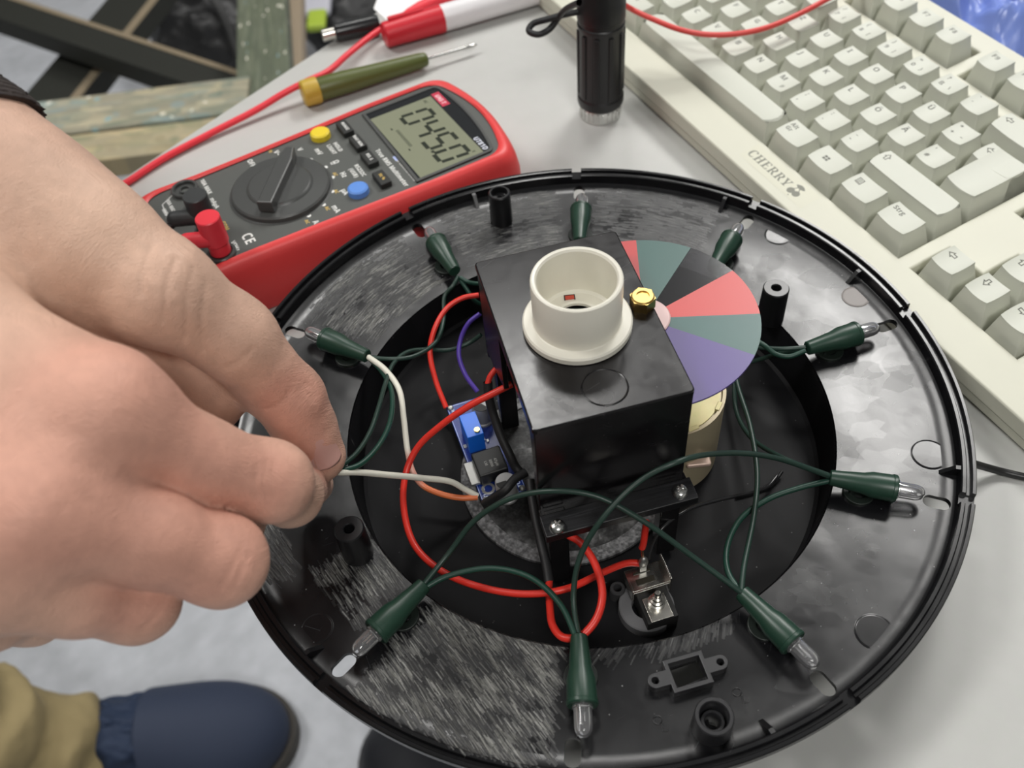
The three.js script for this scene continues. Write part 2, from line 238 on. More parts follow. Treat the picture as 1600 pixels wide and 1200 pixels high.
  // screw posts
  for (const [px, py, h] of [[545, 826, 40], [780, 301, 40], [1213, 450, 40]]) {
    const p = at(px, py, h).sub(DISC), y0 = ringY(Math.hypot(p.x, p.z)) - .6;
    const open = px === 780;
    part('screw_post', planarUV(move(turned(open ? [[5.1, y0], [4.9, h - .5], [4.5, h], [3.7, h], [3.4, h - 3], [1.6, h - 3.4], [1.6, y0 + 3], [0, y0 + 3]] : [[5.4, y0], [5.1, h - .5], [4.7, h], [2.1, h], [1.75, h - .4], [1.75, y0 + 3], [0, y0 + 3]], 40), p.x, 0, p.z), trayUV), M.black, tray);
  }
  // ribs under the rim
  for (const [px, py] of [[737, 303], [1131, 318], [1347, 427], [1492, 737], [1206, 1150], [492, 1016]]) {
    const [r0, an] = polar(px, py, 26); const s = new THREE.Shape([new THREE.Vector2(126.5, 23.4), new THREE.Vector2(133.4, 24.2), new THREE.Vector2(133.4, 28.8), new THREE.Vector2(131.6, 28.6)]);
    const g = extrude(s, 1.6, 0).translate(0, 0, -.8); part('rim_rib', g.rotateY(an), M.black, tray);
  }
  // round moulding marks on the ring
  for (const [px, py, r] of [[1215, 371, 5.8], [1336, 467, 5.6], [1451, 713, 6.4], [1365, 990, 6.2], [832, 1163, 5.6], [497, 984, 5.4], [1115, 455, 0]]) {
    if (!r) continue; const p = at(px, py, 23).sub(DISC), y = ringY(Math.hypot(p.x, p.z));
    const g = turned([[0, .16], [r - .7, .16], [r - .45, .11], [r - .2, .2], [r, .16], [r + .2, -1]], 48, .15); g.rotateZ(0); const an = Math.atan2(-p.z, p.x); g.rotateZ(1.4 * RAD); g.rotateY(an); part('moulding_mark', planarUV(move(g, p.x, y, p.z), trayUV), px === 1336 ? mat([.20, .18, .17], .45) : trayMat, tray);
  }
  // switch bracket
  {
    const O = at(1075, 1049, 27).sub(DISC), ex = at(1126, 1033, 27).sub(at(1024.5, 1062, 27)).setY(0), ear = ex.length() / 2; ex.normalize(); const yaw = Math.atan2(-ex.z, ex.x);
    const s = new THREE.Shape(), w = 6.4, h = 5.3; s.moveTo(-w, -h); s.lineTo(w, -h); s.lineTo(w, -2.4); s.lineTo(ear, -2.4); s.absarc(ear, 0, 2.4, -Math.PI / 2, Math.PI / 2); s.lineTo(w, 2.4); s.lineTo(w, h); s.lineTo(-w, h); s.lineTo(-w, 2.4); s.lineTo(-ear, 2.4); s.absarc(-ear, 0, 2.4, Math.PI / 2, Math.PI * 1.5); s.lineTo(-w, -2.4); s.lineTo(-w, -h);
    const win = new THREE.Path([[-5, -3.9], [5, -3.9], [5, 3.9], [-5, 3.9]].reverse().map(([a, b]) => new THREE.Vector2(a, b))); s.holes.push(win, circleHole(-ear, 0, 1.1), circleHole(ear, 0, 1.1));
    const g = flatUp(extrude(s, 5, .25), 0); g.rotateY(yaw); part('switch_bracket', planarUV(move(g, O.x, 22.0, O.z), trayUV), mat([.026, .026, .028], .42), tray);
  }
  // socket cup with a hexagonal hole
  {
    const O = at(1116, 1119, 33).sub(DISC), y0 = 21.5; part('jack_cup', planarUV(move(turned([[6.1, y0], [5.8, 32.6], [5.5, 33], [4.5, 33], [4.2, 32.5], [4.1, 27], [3.9, 26.6], [3.4, 28.6], [2.6, 28.6], [2.3, 28], [2.3, y0]], 44), O.x, 0, O.z), trayUV), mat([.020, .020, .022], .35), tray);
  }
  // small boss and the frosted ring that the contact sits in
  { const O = at(965, 919, 8).sub(DISC); part('boss', move(turned([[2.9, 2], [2.7, 7.6], [2.4, 8], [1.5, 8], [1.4, 7.5], [1.4, 3], [0, 3]], 32), O.x, 0, O.z), mat([.04, .04, .042], .5), tray); }
  { const O = at(1010, 948, 6).sub(DISC); part('frosted_ring', move(turned([[9.6, 2], [9.6, 6.6], [9.2, 7], [5.2, 7], [5, 6.6], [5, 2]], 48), O.x, 0, O.z), mat([.14, .14, .145], .65), tray); }
  // small raised arrow marks beside the cup
  for (const [px, py] of [[1031, 1132], [1155, 1088]]) { const O = at(px, py, 23).sub(DISC), y = ringY(Math.hypot(O.x, O.z)); part('raised_mark', join(move(new THREE.TorusGeometry(1.3, .22, 6, 20).rotateX(Math.PI / 2), O.x - .6, y, O.z - 1), box(.5, .5, 2.2, .1, O.x + .6, y, O.z + 1.2), box(2, .5, .5, .1, O.x + 1.2, y, O.z + 2.4)), M.black, tray); }
}
console.log('tray');
// ---------------------------------------------------------------- black box with the white collar
const TOP = 90;
const boxC = [[835, 672], [1090, 612], [960, 358], [738, 412]].map(([a, b]) => at(a, b, TOP));
const bx = boxC[1].clone().sub(boxC[0]).add(boxC[2]).sub(boxC[3]).setY(0).normalize(), BW = (boxC[0].distanceTo(boxC[1]) + boxC[2].distanceTo(boxC[3])) / 2, BD = (boxC[0].distanceTo(boxC[3]) + boxC[1].distanceTo(boxC[2])) / 2;
const boxMid = boxC.reduce((a, b) => a.add(b.clone()), V3(0, 0, 0)).multiplyScalar(.25), boxYaw = Math.atan2(-bx.z, bx.x);
const toBox = (p) => p.clone().sub(V3(boxMid.x, 0, boxMid.z)).applyAxisAngle(V3(0, 1, 0), -boxYaw);
{
  const t = thing('projector_box', 'black plastic box with a brass nut standing in the middle of the tray', 'box', V3(boxMid.x, 2.8, boxMid.z)); t.rotation.y = boxYaw;
  const dy = -2.8, hw = BW / 2, hd = BD / 2, f = toBox(at(901.9, 496.6, 93));
  const [c, g] = canvas(512, 768, '#121012'); const [cr, gr] = canvas(512, 768, '#3a3a3a');
  for (let i = 0; i < 240; i++) { gr.globalAlpha = .12; gr.fillStyle = rnd() < .5 ? '#242424' : '#5c5c5c'; gr.beginPath(); gr.ellipse(rr(0, 512), rr(0, 768), rr(10, 90), rr(6, 40), rr(0, 3), 0, 6.3); gr.fill(); }
  for (let i = 0; i < 70; i++) { g.globalAlpha = rr(.15, .5); g.strokeStyle = '#6a6868'; g.lineWidth = rr(.6, 1.6); const x = rr(0, 512), y = rr(0, 768), a = rr(-.6, .3), l = rr(5, 60); g.beginPath(); g.moveTo(x, y); g.lineTo(x + l * Math.cos(a), y + l * Math.sin(a)); g.stroke(); }
  g.globalAlpha = .9; for (let i = 0; i < 60; i++) { g.fillStyle = '#807e7a'; g.beginPath(); g.arc(rr(0, 512), rr(0, 768), rr(.5, 1.6), 0, 6.3); g.fill(); }
  const bm = mat(0xffffff, 1, { map: tex(c), roughnessMap: tex(cr, false) }), uv = (x, y, z) => [(x + hw) / BW, 1 - (z + hd) / BD];
  const s = roundRect(BW, BD, 1.6); s.holes.push(circleHole(f.x, -f.z, 9));
  part('lid', planarUV(flatUp(extrude(s, 2.4, .5), TOP - 2.4 + dy), uv), bm, t);
  part('front_wall', box(BW - .8, 46.5, 2, .4, 0, TOP - 1.2 - 23.2 + dy, hd - 1.4), bm, t);
  part('rear_wall', box(BW - .8, 46, 2, .4, 0, TOP - 1.2 - 23 + dy, -hd + 1.4), bm, t);
  { const w = new THREE.Shape([[-hd + .6, TOP - 1], [-hd + .6, 47], [-hd + 3, 46], [-hd + 30, 57], [-hd + 30, TOP - 7], [hd - 6, TOP - 7], [hd - 4, 46], [hd - .6, 46], [hd - .6, TOP - 1]].map(([z, y]) => new THREE.Vector2(z, y + dy)));
    part('side_wall', extrude(w, 1.8, .2).rotateY(-Math.PI / 2).translate(-hw + 2.2, 0, 0), M.blackBox, t); }
  { const w = new THREE.Shape([[-hd + .6, TOP - 1], [-hd + .6, 46], [hd - .6, 46], [hd - .6, TOP - 1], [hd - 4, TOP - 1], [hd - 4, 72], [-hd + 4, 72], [-hd + 4, TOP - 1]].map(([z, y]) => new THREE.Vector2(z, y + dy)));
    part('side_wall', extrude(w, 1.8, .2).rotateY(-Math.PI / 2).translate(hw - .4, 0, 0), M.blackBox, t); }
  for (const [x, z] of [[-hw + 5, hd + 2.5], [hw - 6, hd + 2.5], [-hw + 5, -hd + 6], [hw - 5, -hd + 6]]) part('leg', box(7, 41.4, 5, .5, x, 22.4, z), M.blackBox, t);
  // strap across the front flange, with two screws
  const q = [[842, 811], [1075, 745], [1092, 775], [856, 844]].map(([a, b]) => toBox(at(a, b, 47)));
  const zc = (q[0].z + q[1].z + q[2].z + q[3].z) / 4, xc = (q[0].x + q[1].x + q[2].x + q[3].x) / 4, len = q[1].x - q[0].x;
  const [cs, gs] = canvas(512, 128, '#141416'); for (let i = 0; i < 160; i++) { gs.globalAlpha = rr(.1, .5); gs.strokeStyle = '#55565a'; gs.lineWidth = rr(.6, 1.5); const y = rr(0, 128), x = rr(0, 512); gs.beginPath(); gs.moveTo(x, y); gs.lineTo(x + rr(40, 200), y + rr(-4, 4)); gs.stroke(); }
  part('flange', box(BW, 3, 9, .3, 0, 44.2 + dy, hd + 3.5), M.blackBox, t);
  const strap = part('strap', planarUV(box(len, 3.6, 8.4, .4, xc, 47 - 1.8 + .7 + dy, zc), (x, y, z) => [x / len, z / 12]), mat(0xffffff, .4, { map: tex(cs) }), t);
  for (const [px, py] of [[871, 820], [1063, 766]]) {
    const p = toBox(at(px, py, 49)), sc = turned([[0, 2.0], [1.1, 1.9], [2.1, 1.3], [2.7, .2], [2.7, -.4], [0, -.4]], 28); const cross = [box(2.6, .5, .5, .1, 0, 1.95, 0), box(.5, .5, 2.6, .1, 0, 1.95, 0)].map((k) => k.rotateY(.5));
    const m = part('screw', move(sc, p.x, 48.0 + dy, p.z), M.steel, strap); part('screw_recess', move(join(...cross), p.x, 48.0 + dy, p.z), M.dullMetal, strap);
  }
  const n = toBox(at(1004, 470, 92)); part('brass_nut', move(join(crease(new THREE.CylinderGeometry(4.15, 4.15, 4, 6), .3), turned([[2.0, 2], [2.1, 2.5], [3.3, 2.5], [3.8, 1.9]], 32), turned([[0, 1.4], [1.9, 1.4]], 24)), n.x, TOP + 2 + dy, n.z), M.brass, t);
  { const p = toBox(at(945, 605, TOP)); part('moulding_mark', planarUV(move(turned([[0, .1], [6.6, .1], [6.9, .28], [7.2, .1], [7.3, -.3]], 48), p.x, TOP - .02 + dy, p.z), uv), bm, t); }
}
// white collar glued on the box
{
  const c = at(901.9, 496.6, 93); const t = thing('pipe_collar', 'off-white plastic pipe collar standing on the black box', 'collar', V3(c.x, TOP + .05, c.z));
  part('flange', turned([[10, 0], [17.0, 0], [17.3, .4], [17.3, 2.2], [16.8, 2.8], [14.2, 2.9], [13.4, 3.4], [12, 3.2], [10, 1.8]], 72), M.collar, t);
  part('tube', turned([[12.2, 1.2], [12.2, 19.6], [12.7, 20.3], [13.4, 20.5], [13.9, 20.2], [14.1, 19.6], [13.9, 3], [12.2, 1.2]], 72), M.collar, t);
  part('inner_ledge', turned([[12.3, 1.4], [12.3, 2.6], [7.6, 2.6], [7.0, 2.2], [7.0, 1.2], [12.3, 1.2]], 64), M.collar, t);
  const p = at(890, 465, TOP + 3); const w = part('red_window', box(2.9, .5, 1.5, .1, p.x - c.x, 3.0, p.z - c.z).rotateY(0), mat([.55, .06, .03], .35), t);
  part('window_rim', join(box(3.5, .5, .3, .05, p.x - c.x, 3.0, p.z - c.z - .9), box(.3, .5, 1.9, .05, p.x - c.x + 1.6, 3.0, p.z - c.z), box(.3, .5, 1.9, .05, p.x - c.x - 1.6, 3.0, p.z - c.z)), M.blackMatte, w);
}
// colour wheel
{
  const c = at(1006.5, 499.5, 78), R = 37.9; const t = thing('colour_wheel', 'thin disc of red, green, clear and violet filter segments beside the box', 'colour wheel', V3(c.x, 78, c.z));
  const edge = [[994, 379], [1078, 391], [1144, 425], [1182, 492.5], [1176, 556]].map(([a, b]) => { const p = at(a, b, 78).sub(c); return Math.atan2(-p.z, p.x); });
  const film = (r, g, b, tr = .25) => mat([r, g, b], .42, { transmission: tr, clearcoat: .25, clearcoatRoughness: .3, thickness: 0 });
  const seg = [[edge[0] + .9, edge[0], film(.62, .03, .03)], [edge[0], edge[1], film(.010, .10, .085)], [edge[1], edge[2], mat([.42, .42, .44], .12, { transmission: .95, thickness: 0 })], [edge[2], edge[3], film(.70, .045, .04)], [edge[3], edge[4], film(.014, .11, .10)], [edge[4], edge[4] - 1.25, film(.075, .035, .27)], [edge[4] - 1.25, edge[4] - 1.95, film(.62, .03, .03)], [edge[4] - 1.95, edge[0] + .9 - 2 * Math.PI, film(.012, .13, .11)]];
  for (const [a0, a1, m] of seg) { const s = new THREE.Shape(); s.moveTo(7 * Math.cos(a1), 7 * Math.sin(a1)); s.absarc(0, 0, R, a1, a0, false); s.absarc(0, 0, 7, a0, a1, true); part('filter_segment', flatUp(new THREE.ExtrudeGeometry(s, { depth: .7, bevelEnabled: false, curveSegments: 24 })), m, t); }
  part('hub', turned([[2, -4], [4, -4], [4, -.2], [8.6, -.2], [8.6, 1.3], [8.2, 1.6], [2, 1.6]], 48), mat([.74, .52, .50], .4), t);
  part('shaft', move(new THREE.CylinderGeometry(1.5, 1.5, 44, 20), 0, -10, 0), M.steel, t);
}
// motor under the wheel
{
  const c = at(1046.5, 606, 42); c.x -= 1.5; const t = thing('gear_motor', 'round cream and olive plated motor half hidden under the colour wheel', 'motor', V3(c.x, 4.4, c.z)); const top = 42 - 4.4, R = 21.5;
  const [cv, g] = canvas(512, 512, '#cfc58e'); for (let i = 0; i < 400; i++) { g.globalAlpha = .06; g.fillStyle = ['#b7c48a', '#e2d6a4', '#c9a98a', '#a9a468'][i % 4]; g.beginPath(); g.ellipse(rr(0, 512), rr(0, 512), rr(10, 70), rr(6, 40), rr(0, 3), 0, 6.3); g.fill(); } g.globalAlpha = 1; g.fillStyle = '#4d4a34'; g.fillRect(430, 300, 6, 12);
  const pm = mat(0xffffff, .4, { map: tex(cv), metalness: .15 });
  part('can', turned([[0, top - 1.2], [R - 1.6, top - 1.2], [R - 1.2, top], [R, top], [R, 1], [R - 1, 0], [0, 0]], 72), mat([.42, .36, .24], .4, { metalness: .3 }), t);
  part('face_plate', planarUV(turned([[0, top - .8], [R - 2.1, top - .8], [R - 2.1, top - 1.6]], 64), (x, y, z) => [x / 44 + .5, z / 44 + .5]), pm, t);
  for (const a of [.25, -.55, -1.25, 1.2]) part('crimp_tab', box(1.6, 1.2, 4, .2, R - 1.6, top - .3, 0).rotateY(a), pm, t);
  const e = at(1088, 704, 24).sub(c); part('mounting_ear', box(9, 2, 12, .8, e.x, 22 - 3.9, e.z), mat([.62, .46, .38], .4, { metalness: .3 }), t);
  part('screw', move(turned([[0, 1.8], [1.2, 1.6], [2.4, .8], [2.6, 0], [0, 0]], 24), e.x, 23 - 3.9, e.z), M.steel, t);
}
// small blue converter board
{
  const a = at(697, 637, 9), b = at(755, 790, 9), ex = b.clone().sub(a).setY(0), len = ex.length(); ex.normalize();
  const t = thing('converter_board', 'small blue voltage converter board beside the black box', 'circuit board', V3(a.x, 4.4, a.z)); t.rotation.y = Math.atan2(-ex.z, ex.x);
  const toL = (px, py, y) => { const p = at(px, py, y).sub(V3(a.x, 0, a.z)); return p.applyAxisAngle(V3(0, 1, 0), -t.rotation.y); }, B = 3.6, Wd = 17.5;   // local -z is the side towards the box
  const side = toL(800, 690, 9).z < 0 ? -1 : 1;
  const [cv, g] = canvas(512, 256, '#0c2a78'); g.strokeStyle = '#b9c6e8'; g.lineWidth = 3; g.strokeRect(6, 6, 500, 244); for (let i = 0; i < 26; i++) { g.globalAlpha = .7; g.strokeStyle = '#3a5cae'; g.lineWidth = 2; g.beginPath(); const x = rr(10, 500), y = rr(10, 240); g.moveTo(x, y); g.lineTo(x + rr(-60, 60), y); g.lineTo(x + rr(-60, 60), y + rr(-40, 40)); g.stroke(); } g.globalAlpha = 1; g.fillStyle = '#dfe6f5'; g.font = 'bold 26px sans-serif'; g.fillText('IN+', 14, 40); g.fillText('IN-', 14, 236); g.fillText('OUT+', 436, 40); g.fillText('OUT-', 436, 236);
  part('board', planarUV(box(len, 1.6, Wd, .2, len / 2, B + .8, side * Wd / 2), (x, y, z) => [x / len, 1 - Math.abs(z) / Wd]), mat(0xffffff, .35, { map: tex(cv) }), t);
  part('standoff', join(move(new THREE.CylinderGeometry(2, 2, B, 16), len * .15, B / 2, side * 5), move(new THREE.CylinderGeometry(2, 2, B, 16), len * .85, B / 2, side * 15)), M.blackMatte, t);
  const T = B + 1.6, pot = toL(737, 668, 9 + 9);
  const pm = part('trimmer', box(11.5, 10.5, 6.6, .3, pot.x, T + 5.25, pot.z), mat([.012, .15, .72], .32), t); part('adjust_screw', move(new THREE.CylinderGeometry(1.1, 1.1, 1.6, 20), pot.x + 3.8, T + 10.7, pot.z + side * 1.2), M.brass, pm);
  const ind = toL(765, 722, 9 + 6); const [ci, gi] = canvas(256, 256, '#151515'); gi.fillStyle = '#8a8a86'; gi.font = 'bold 34px sans-serif'; gi.fillText('47µH', 120, 90); gi.fillText('8B06', 120, 132); gi.fillText('LM', 120, 176);
  const ig = box(11.5, 6.5, 11.5, .8, ind.x, T + 3.25, ind.z); part('inductor', planarUV(ig, (x, y, z) => [(x - ind.x) / 11.5 + .5, .5 - (z - ind.z) / 11.5]), mat(0xffffff, .45, { map: tex(ci) }), t);
  part('regulator_tab', box(10.5, 1.6, 3.6, .3, ind.x, T + 1.4, ind.z - side * 7.4), M.tin, t);
  const capG = () => turned([[4.4, 0], [4.4, 1], [3.9, 1.3], [4, 1.8], [4, 9], [3.6, 9.8], [0, 9.8]], 40);
  for (const [px, py] of [[790, 752], [752, 632]]) { const p = toL(px, py, 9 + 10); const cp = part('capacitor', move(capG(), p.x, T, p.z), mat([.34, .34, .34], .5, { metalness: .3 }), t); part('cap_mark', move(new THREE.CylinderGeometry(3.7, 3.7, .3, 32, 1, false, 0, Math.PI * .7), p.x, T + 9.8, p.z), M.blackMatte, cp); }
  part('solder_joint', join(...[[1.5, 1.5], [1.5, 16], [len - 1.5, 1.5], [len - 1.5, 16]].map(([x, z]) => move(new THREE.SphereGeometry(1.3, 14, 10).scale(1, .8, 1), x, T + .2, side * z))), M.tin, t);
  part('small_parts', join(...[...Array(8)].map((_, i) => box(rr(1.2, 2), .8, rr(.8, 1.4), .1, len * .44 + rr(-1.5, 1.5), T + .4, side * (1.5 + i * 1.3)))), M.tin, t);
  const hole = toL(741 + 13, 757, 9); part('mounting_ring', move(turned([[1.6, 0], [2.6, 0], [2.6, .15], [1.6, .15]], 28), len - 6, T, side * 4), M.tin, t);
}
// nickel contact near the front of the tray
{
  const c = at(1016, 930, 8); const t = thing('spring_contact', 'nickel plated spring contact with solder lug near the front of the tray', 'contact', V3(c.x, 2.75, c.z)); t.rotation.y = 12 * RAD;
  part('body', box(11, 9, 20, .4, 0, 4.5, 1.5), M.blackMatte, t);
  part('top_clip', join(box(13.5, .7, 8.5, .2, 0, 11.6, -4), box(13.5, 5.5, .7, .2, 0, 9.2, .6), box(.7, 8.5, 10, .2, 6.5, 12, -3.5), box(.7, 6, 8, .2, -6.5, 9, -4)), M.nickel, t);
  part('clip_slots', join(box(6, .5, .8, .1, -1.2, 12.1, -6), box(6.5, .5, 2.2, .1, -1, 12.0, -2.6)), mat([.03, .025, .015], .5), t);
  part('foot_plate', box(8, .8, 9, .2, -.3, 9.4, 7), M.nickel, t);
  part('pin', turned([[0, 17.2], [.9, 17.1], [1.1, 16.4], [1.1, 14.6], [1.7, 14.2], [1.7, 12.6], [2.4, 12.2], [2.4, 11.2], [3, 10.9], [3, 9.8], [0, 9.8]], 32).translate(0, 0, 5.2), M.nickel, t);
  const lug = part('solder_lug', join(box(2.6, 7.5, .8, .3, -.6, 15.5, -6.2), move(new THREE.SphereGeometry(1.7, 16, 12).scale(1, 1.9, .8), -.7, 18.5, -6.2)), M.tin, t);
}
console.log('box');
// ---------------------------------------------------------------- fairy lights: green socket, clear bulb; [wire end, socket mouth, tip] in the photograph, height of the axis
{
  const proto = thing('fairy_light', '', 'light');
  part('socket', turned([[0, 0], [2.4, 0], [2.7, .3], [3.0, 4], [3.7, 11], [4.5, 14], [4.7, 20.4], [4.9, 20.6], [4.9, 21.6], [4.6, 22], [3.3, 22], [3.3, 19]], 32).rotateZ(-Math.PI / 2), M.greenSocket, proto);
  const clip = new THREE.Shape(); clip.absarc(0, 0, 5.4, 0, Math.PI * 2); clip.holes.push(circleHole(0, 0, 2.6));
  part('clip', join(move(flatUp(extrude(clip, 1.4, .3)), 11, -6.6, 0), box(7, 5.2, 3.2, .6, 11, -4.6, 0)), mat([.007, .012, .009], .45), proto);
  const bulb = part('bulb', turned([[0, 21.4], [3.2, 21.4], [3.2, 22.8], [2.8, 23], [2.78, 28], [2.55, 29.4], [2, 30.5], [1.1, 31.2], [0, 31.4]].reverse().map(([r, y]) => [r, y]), 32, .6).rotateZ(-Math.PI / 2), M.lens, proto);
  part('lead_frame', join(box(4.6, .5, .9, .1, 24.2, 0, .75), box(4.2, .5, .7, .1, 24, 0, -.75), turned([[.3, 0], [.9, 1], [.7, 1], [.2, .3]], 16).rotateZ(-Math.PI / 2).translate(26, 0, .5)), M.steel, bulb);
  const spots = [
    [[905, 1005], [910, 1103], 'green socketed clear fairy light nearest the camera, at the bottom of the tray'],
    [[656.5, 920], [586, 989], 'green socketed fairy light pointing down left towards the blue shoe'],
    [[1165.6, 932], [1240.6, 1006], 'green socketed fairy light pointing down right beside the switch bracket'],
    [[1296, 746], [1400, 764], 'green socketed fairy light pointing right towards the black power cord'],
    [[1259, 545], [1340, 520.6], 'green socketed fairy light just below the right screw post'],
    [[1119, 412], [1144, 372], 'green socketed fairy light half hidden behind the colour wheel'],
    [[905, 386], [908, 326], 'green socketed fairy light standing out behind the black box'],
    [[716, 432], [680.5, 377], 'green socketed fairy light beside the red multimeter'],
    [[575, 557], [506, 528.5], 'green socketed fairy light closest to the thumb']];
  spots.forEach(([a, b, label], i) => {
    const o = i ? proto.clone() : proto; if (i) { o.name = numbered('fairy_light'); scene.add(o); o.userData = {}; }
    const A = at(...a, 30), B = at(...b, 29.5), d = B.clone().sub(A), p = B.clone().addScaledVector(d.normalize(), -22);
    o.position.copy(p).multiplyScalar(MM); aimX(o, d); tag(o, label, 'light', 'fairy lights round the tray');
  });
}
// ---------------------------------------------------------------- wires: photograph points with their height above the table
function wire(label, pts, r, m, group, cat = 'wire') { const P = pts.map(([a, b, y]) => at(a, b, y)), o = P[0].clone(); const g = tubeOf(P.map((p) => p.sub(o)), r, pts.length * 12); return solo('wire', label, cat, g, m, o, group); }
const GW = 'green wires between the fairy lights';
wire('dark green wire arching over the strap from the lower left light', [[658, 918, 30.5], [700, 866, 34], [742, 813, 44], [800, 778, 54], [868, 767, 60], [930, 775, 60], [1000, 811, 54], [1080, 868, 42], [1164, 930, 31]], .95, M.darkGreenWire, GW);
wire('green wire between the lower left light and the nearest light', [[659, 921, 29.5], [700, 900, 31], [770, 888, 33], [830, 903, 34], [876, 945, 33], [904, 1006, 30.5]], 1, M.greenWire, GW);
wire('dark green wire rising from the nearest light to the right light', [[906, 1005, 29.5], [896, 935, 34], [906, 872, 44], [940, 812, 56], [1000, 751, 64], [1060, 721, 68], [1130, 708, 58], [1210, 715, 44], [1296, 744, 31]], .95, M.darkGreenWire, GW);
wire('dark green wire running up from the lower right light to behind the colour wheel', [[1158, 930, 31], [1162, 888, 31], [1178, 805, 30], [1183, 740, 29], [1172, 665, 27], [1152, 600, 25], [1146, 560, 24], [1135, 480, 26], [1118, 414, 30]], .95, M.darkGreenWire, GW);
wire('green loop between the lower right light and the right light', [[1163, 932, 29], [1138, 895, 28], [1136, 855, 27], [1158, 810, 27], [1200, 780, 28], [1250, 762, 29], [1296, 751, 29.5]], 1, M.greenWire, GW);
wire('thin green wire dropping from under the colour wheel to the right light', [[1147, 588, 12], [1150, 640, 9], [1172, 682, 14], [1225, 716, 27], [1296, 743, 29.5]], .9, M.darkGreenWire, GW);
wire('green wire curling from the screw post side light under the wheel', [[1258, 548, 30], [1232, 557, 29], [1212, 553, 29], [1195, 540, 30], [1170, 525, 29], [1130, 500, 27]], 1, M.greenWire, GW);
wire('upper green wire straight from the screw post side light', [[1258, 543, 30], [1225, 545, 30], [1200, 544, 29], [1170, 540, 28], [1120, 530, 25]], .9, M.darkGreenWire, GW);
wire('lower grey green wire from the screw post side light', [[1258, 547, 29], [1230, 549, 27], [1205, 556, 22], [1175, 565, 16], [1140, 575, 12], [1100, 585, 10]], .85, M.darkGreenWire, GW);
wire('green wire hanging from the light beside the multimeter to the light by the thumb', [[716, 432, 30], [708, 446, 29], [695, 462, 26], [693, 500, 22], [680, 535, 24], [645, 557, 28], [610, 561, 30], [576, 558, 30]], .9, M.darkGreenWire, GW);
wire('green wire running from the light beside the multimeter behind the box', [[718, 433, 30.5], [730, 440, 29], [745, 443, 27], [775, 440, 24], [830, 420, 26], [880, 400, 29], [905, 388, 30]], .9, M.greenWire, GW);
wire('second green wire tucked under the rear corner of the box', [[717, 434, 29.5], [728, 450, 27], [742, 470, 22], [770, 480, 12], [800, 490, 6]], .9, M.greenWire, GW);
wire('dark wire swinging from the box side to the pinching fingers', [[752, 523, 22], [733, 536, 18], [700, 547, 18], [665, 546, 22], [637, 550, 26], [615, 568, 30], [602, 600, 34], [592, 635, 40], [578, 675, 44], [557, 708, 48], [530, 731, 52]], .9, M.darkGreenWire, GW);
wire('green wire curving from the light by the thumb to the pinching fingers', [[577, 560, 29.5], [595, 578, 30], [610, 605, 32], [613, 635, 35], [605, 672, 40], [585, 705, 44], [560, 727, 47], [530, 736, 50]], 1, M.greenWire, GW);
{
  const pts = [[576, 558, 30], [602, 578, 32], [624, 610, 32], [631, 655, 28], [637, 705, 22], [645, 737, 18], [660, 758, 14], [690, 772, 12], [722, 778, 11], [746, 777, 10]];
  const P = pts.map(([a, b, y]) => at(a, b, y)), o = P[0].clone(), g = tubeOf(P.map((p) => p.sub(o)), 1.15, 120), n = g.attributes.position.count, C = new Float32Array(n * 3);
  for (let i = 0; i < n; i++) { const u = Math.floor(i / 11) / 120, k = smooth(.55, .62, u), k2 = smooth(.68, .78, u); C[3 * i] = .78; C[3 * i + 1] = lerp(lerp(.76, .40, k), .20, k2); C[3 * i + 2] = lerp(lerp(.66, .32, k), .07, k2); }
  g.setAttribute('color', new THREE.BufferAttribute(C, 3)); solo('wire', 'white wire turning orange towards the corner of the blue board', 'wire', g, mat(0xffffff, .4, { vertexColors: true }), o);
}
wire('white wire from the pinching fingers to the blue board', [[526, 738, 51], [560, 738, 45], [605, 742, 36], [660, 747, 25], [705, 753, 18], [727, 765, 13], [746, 775, 10]], 1.15, M.whiteWire);
wire('red wire looping from the box side to the top of the blue board', [[748, 461, 34], [722, 466, 34], [698, 482, 32], [680, 512, 28], [672, 548, 22], [680, 592, 16], [697, 637, 10]], 1.1, M.redWire);
wire('long red wire sweeping from the box round to the spring contact', [[800, 600, 54], [770, 615, 52], [735, 633, 48], [690, 664, 40], [652, 700, 32], [634, 740, 26], [631, 795, 22], [648, 852, 20], [690, 892, 20], [750, 917, 22], [820, 928, 24], [885, 920, 25], [945, 893, 22], [980, 880, 20], [1002, 880, 19]], 1.25, M.redWire);
wire('red loop hanging out from under the strap', [[888, 836, 40], [905, 846, 38], [925, 872, 36], [938, 905, 34], [941, 935, 32], [930, 970, 30], [905, 995, 28], [880, 996, 27], [864, 978, 25], [859, 945, 22], [858, 908, 18]], 1.3, M.redWire);
wire('short red wire entering the box above the blue board', [[790, 568, 50], [776, 576, 48], [766, 588, 46], [762, 600, 44]], 1.1, M.redWire);
wire('short red lead with bare end above the spring contact', [[1010, 815, 40], [1008, 830, 36], [1005, 850, 30], [1003, 856, 28]], 1.2, M.redWire);
wire('bare copper strand soldered to the spring contact', [[1003, 855, 28], [1004, 866, 25], [1006, 878, 21]], .5, metal([.85, .55, .35], .3));
wire('violet wire curving down beside the box to the blue board', [[750, 490, 34], [732, 505, 31], [720, 530, 26], [717, 555, 22], [727, 585, 17], [746, 612, 13]], .95, M.purpleWire);
wire('black sleeve running down the front corner of the box to the red loop', [[828, 750, 26], [832, 780, 24], [838, 815, 22], [846, 850, 20], [853, 880, 19], [858, 910, 18]], 1.7, M.rubber);
wire('black sleeve over the blue board beside the box', [[762, 597, 45], [764, 620, 40], [770, 645, 34], [783, 682, 27], [797, 712, 22], [806, 730, 18], [820, 745, 16]], 1.7, M.rubber);
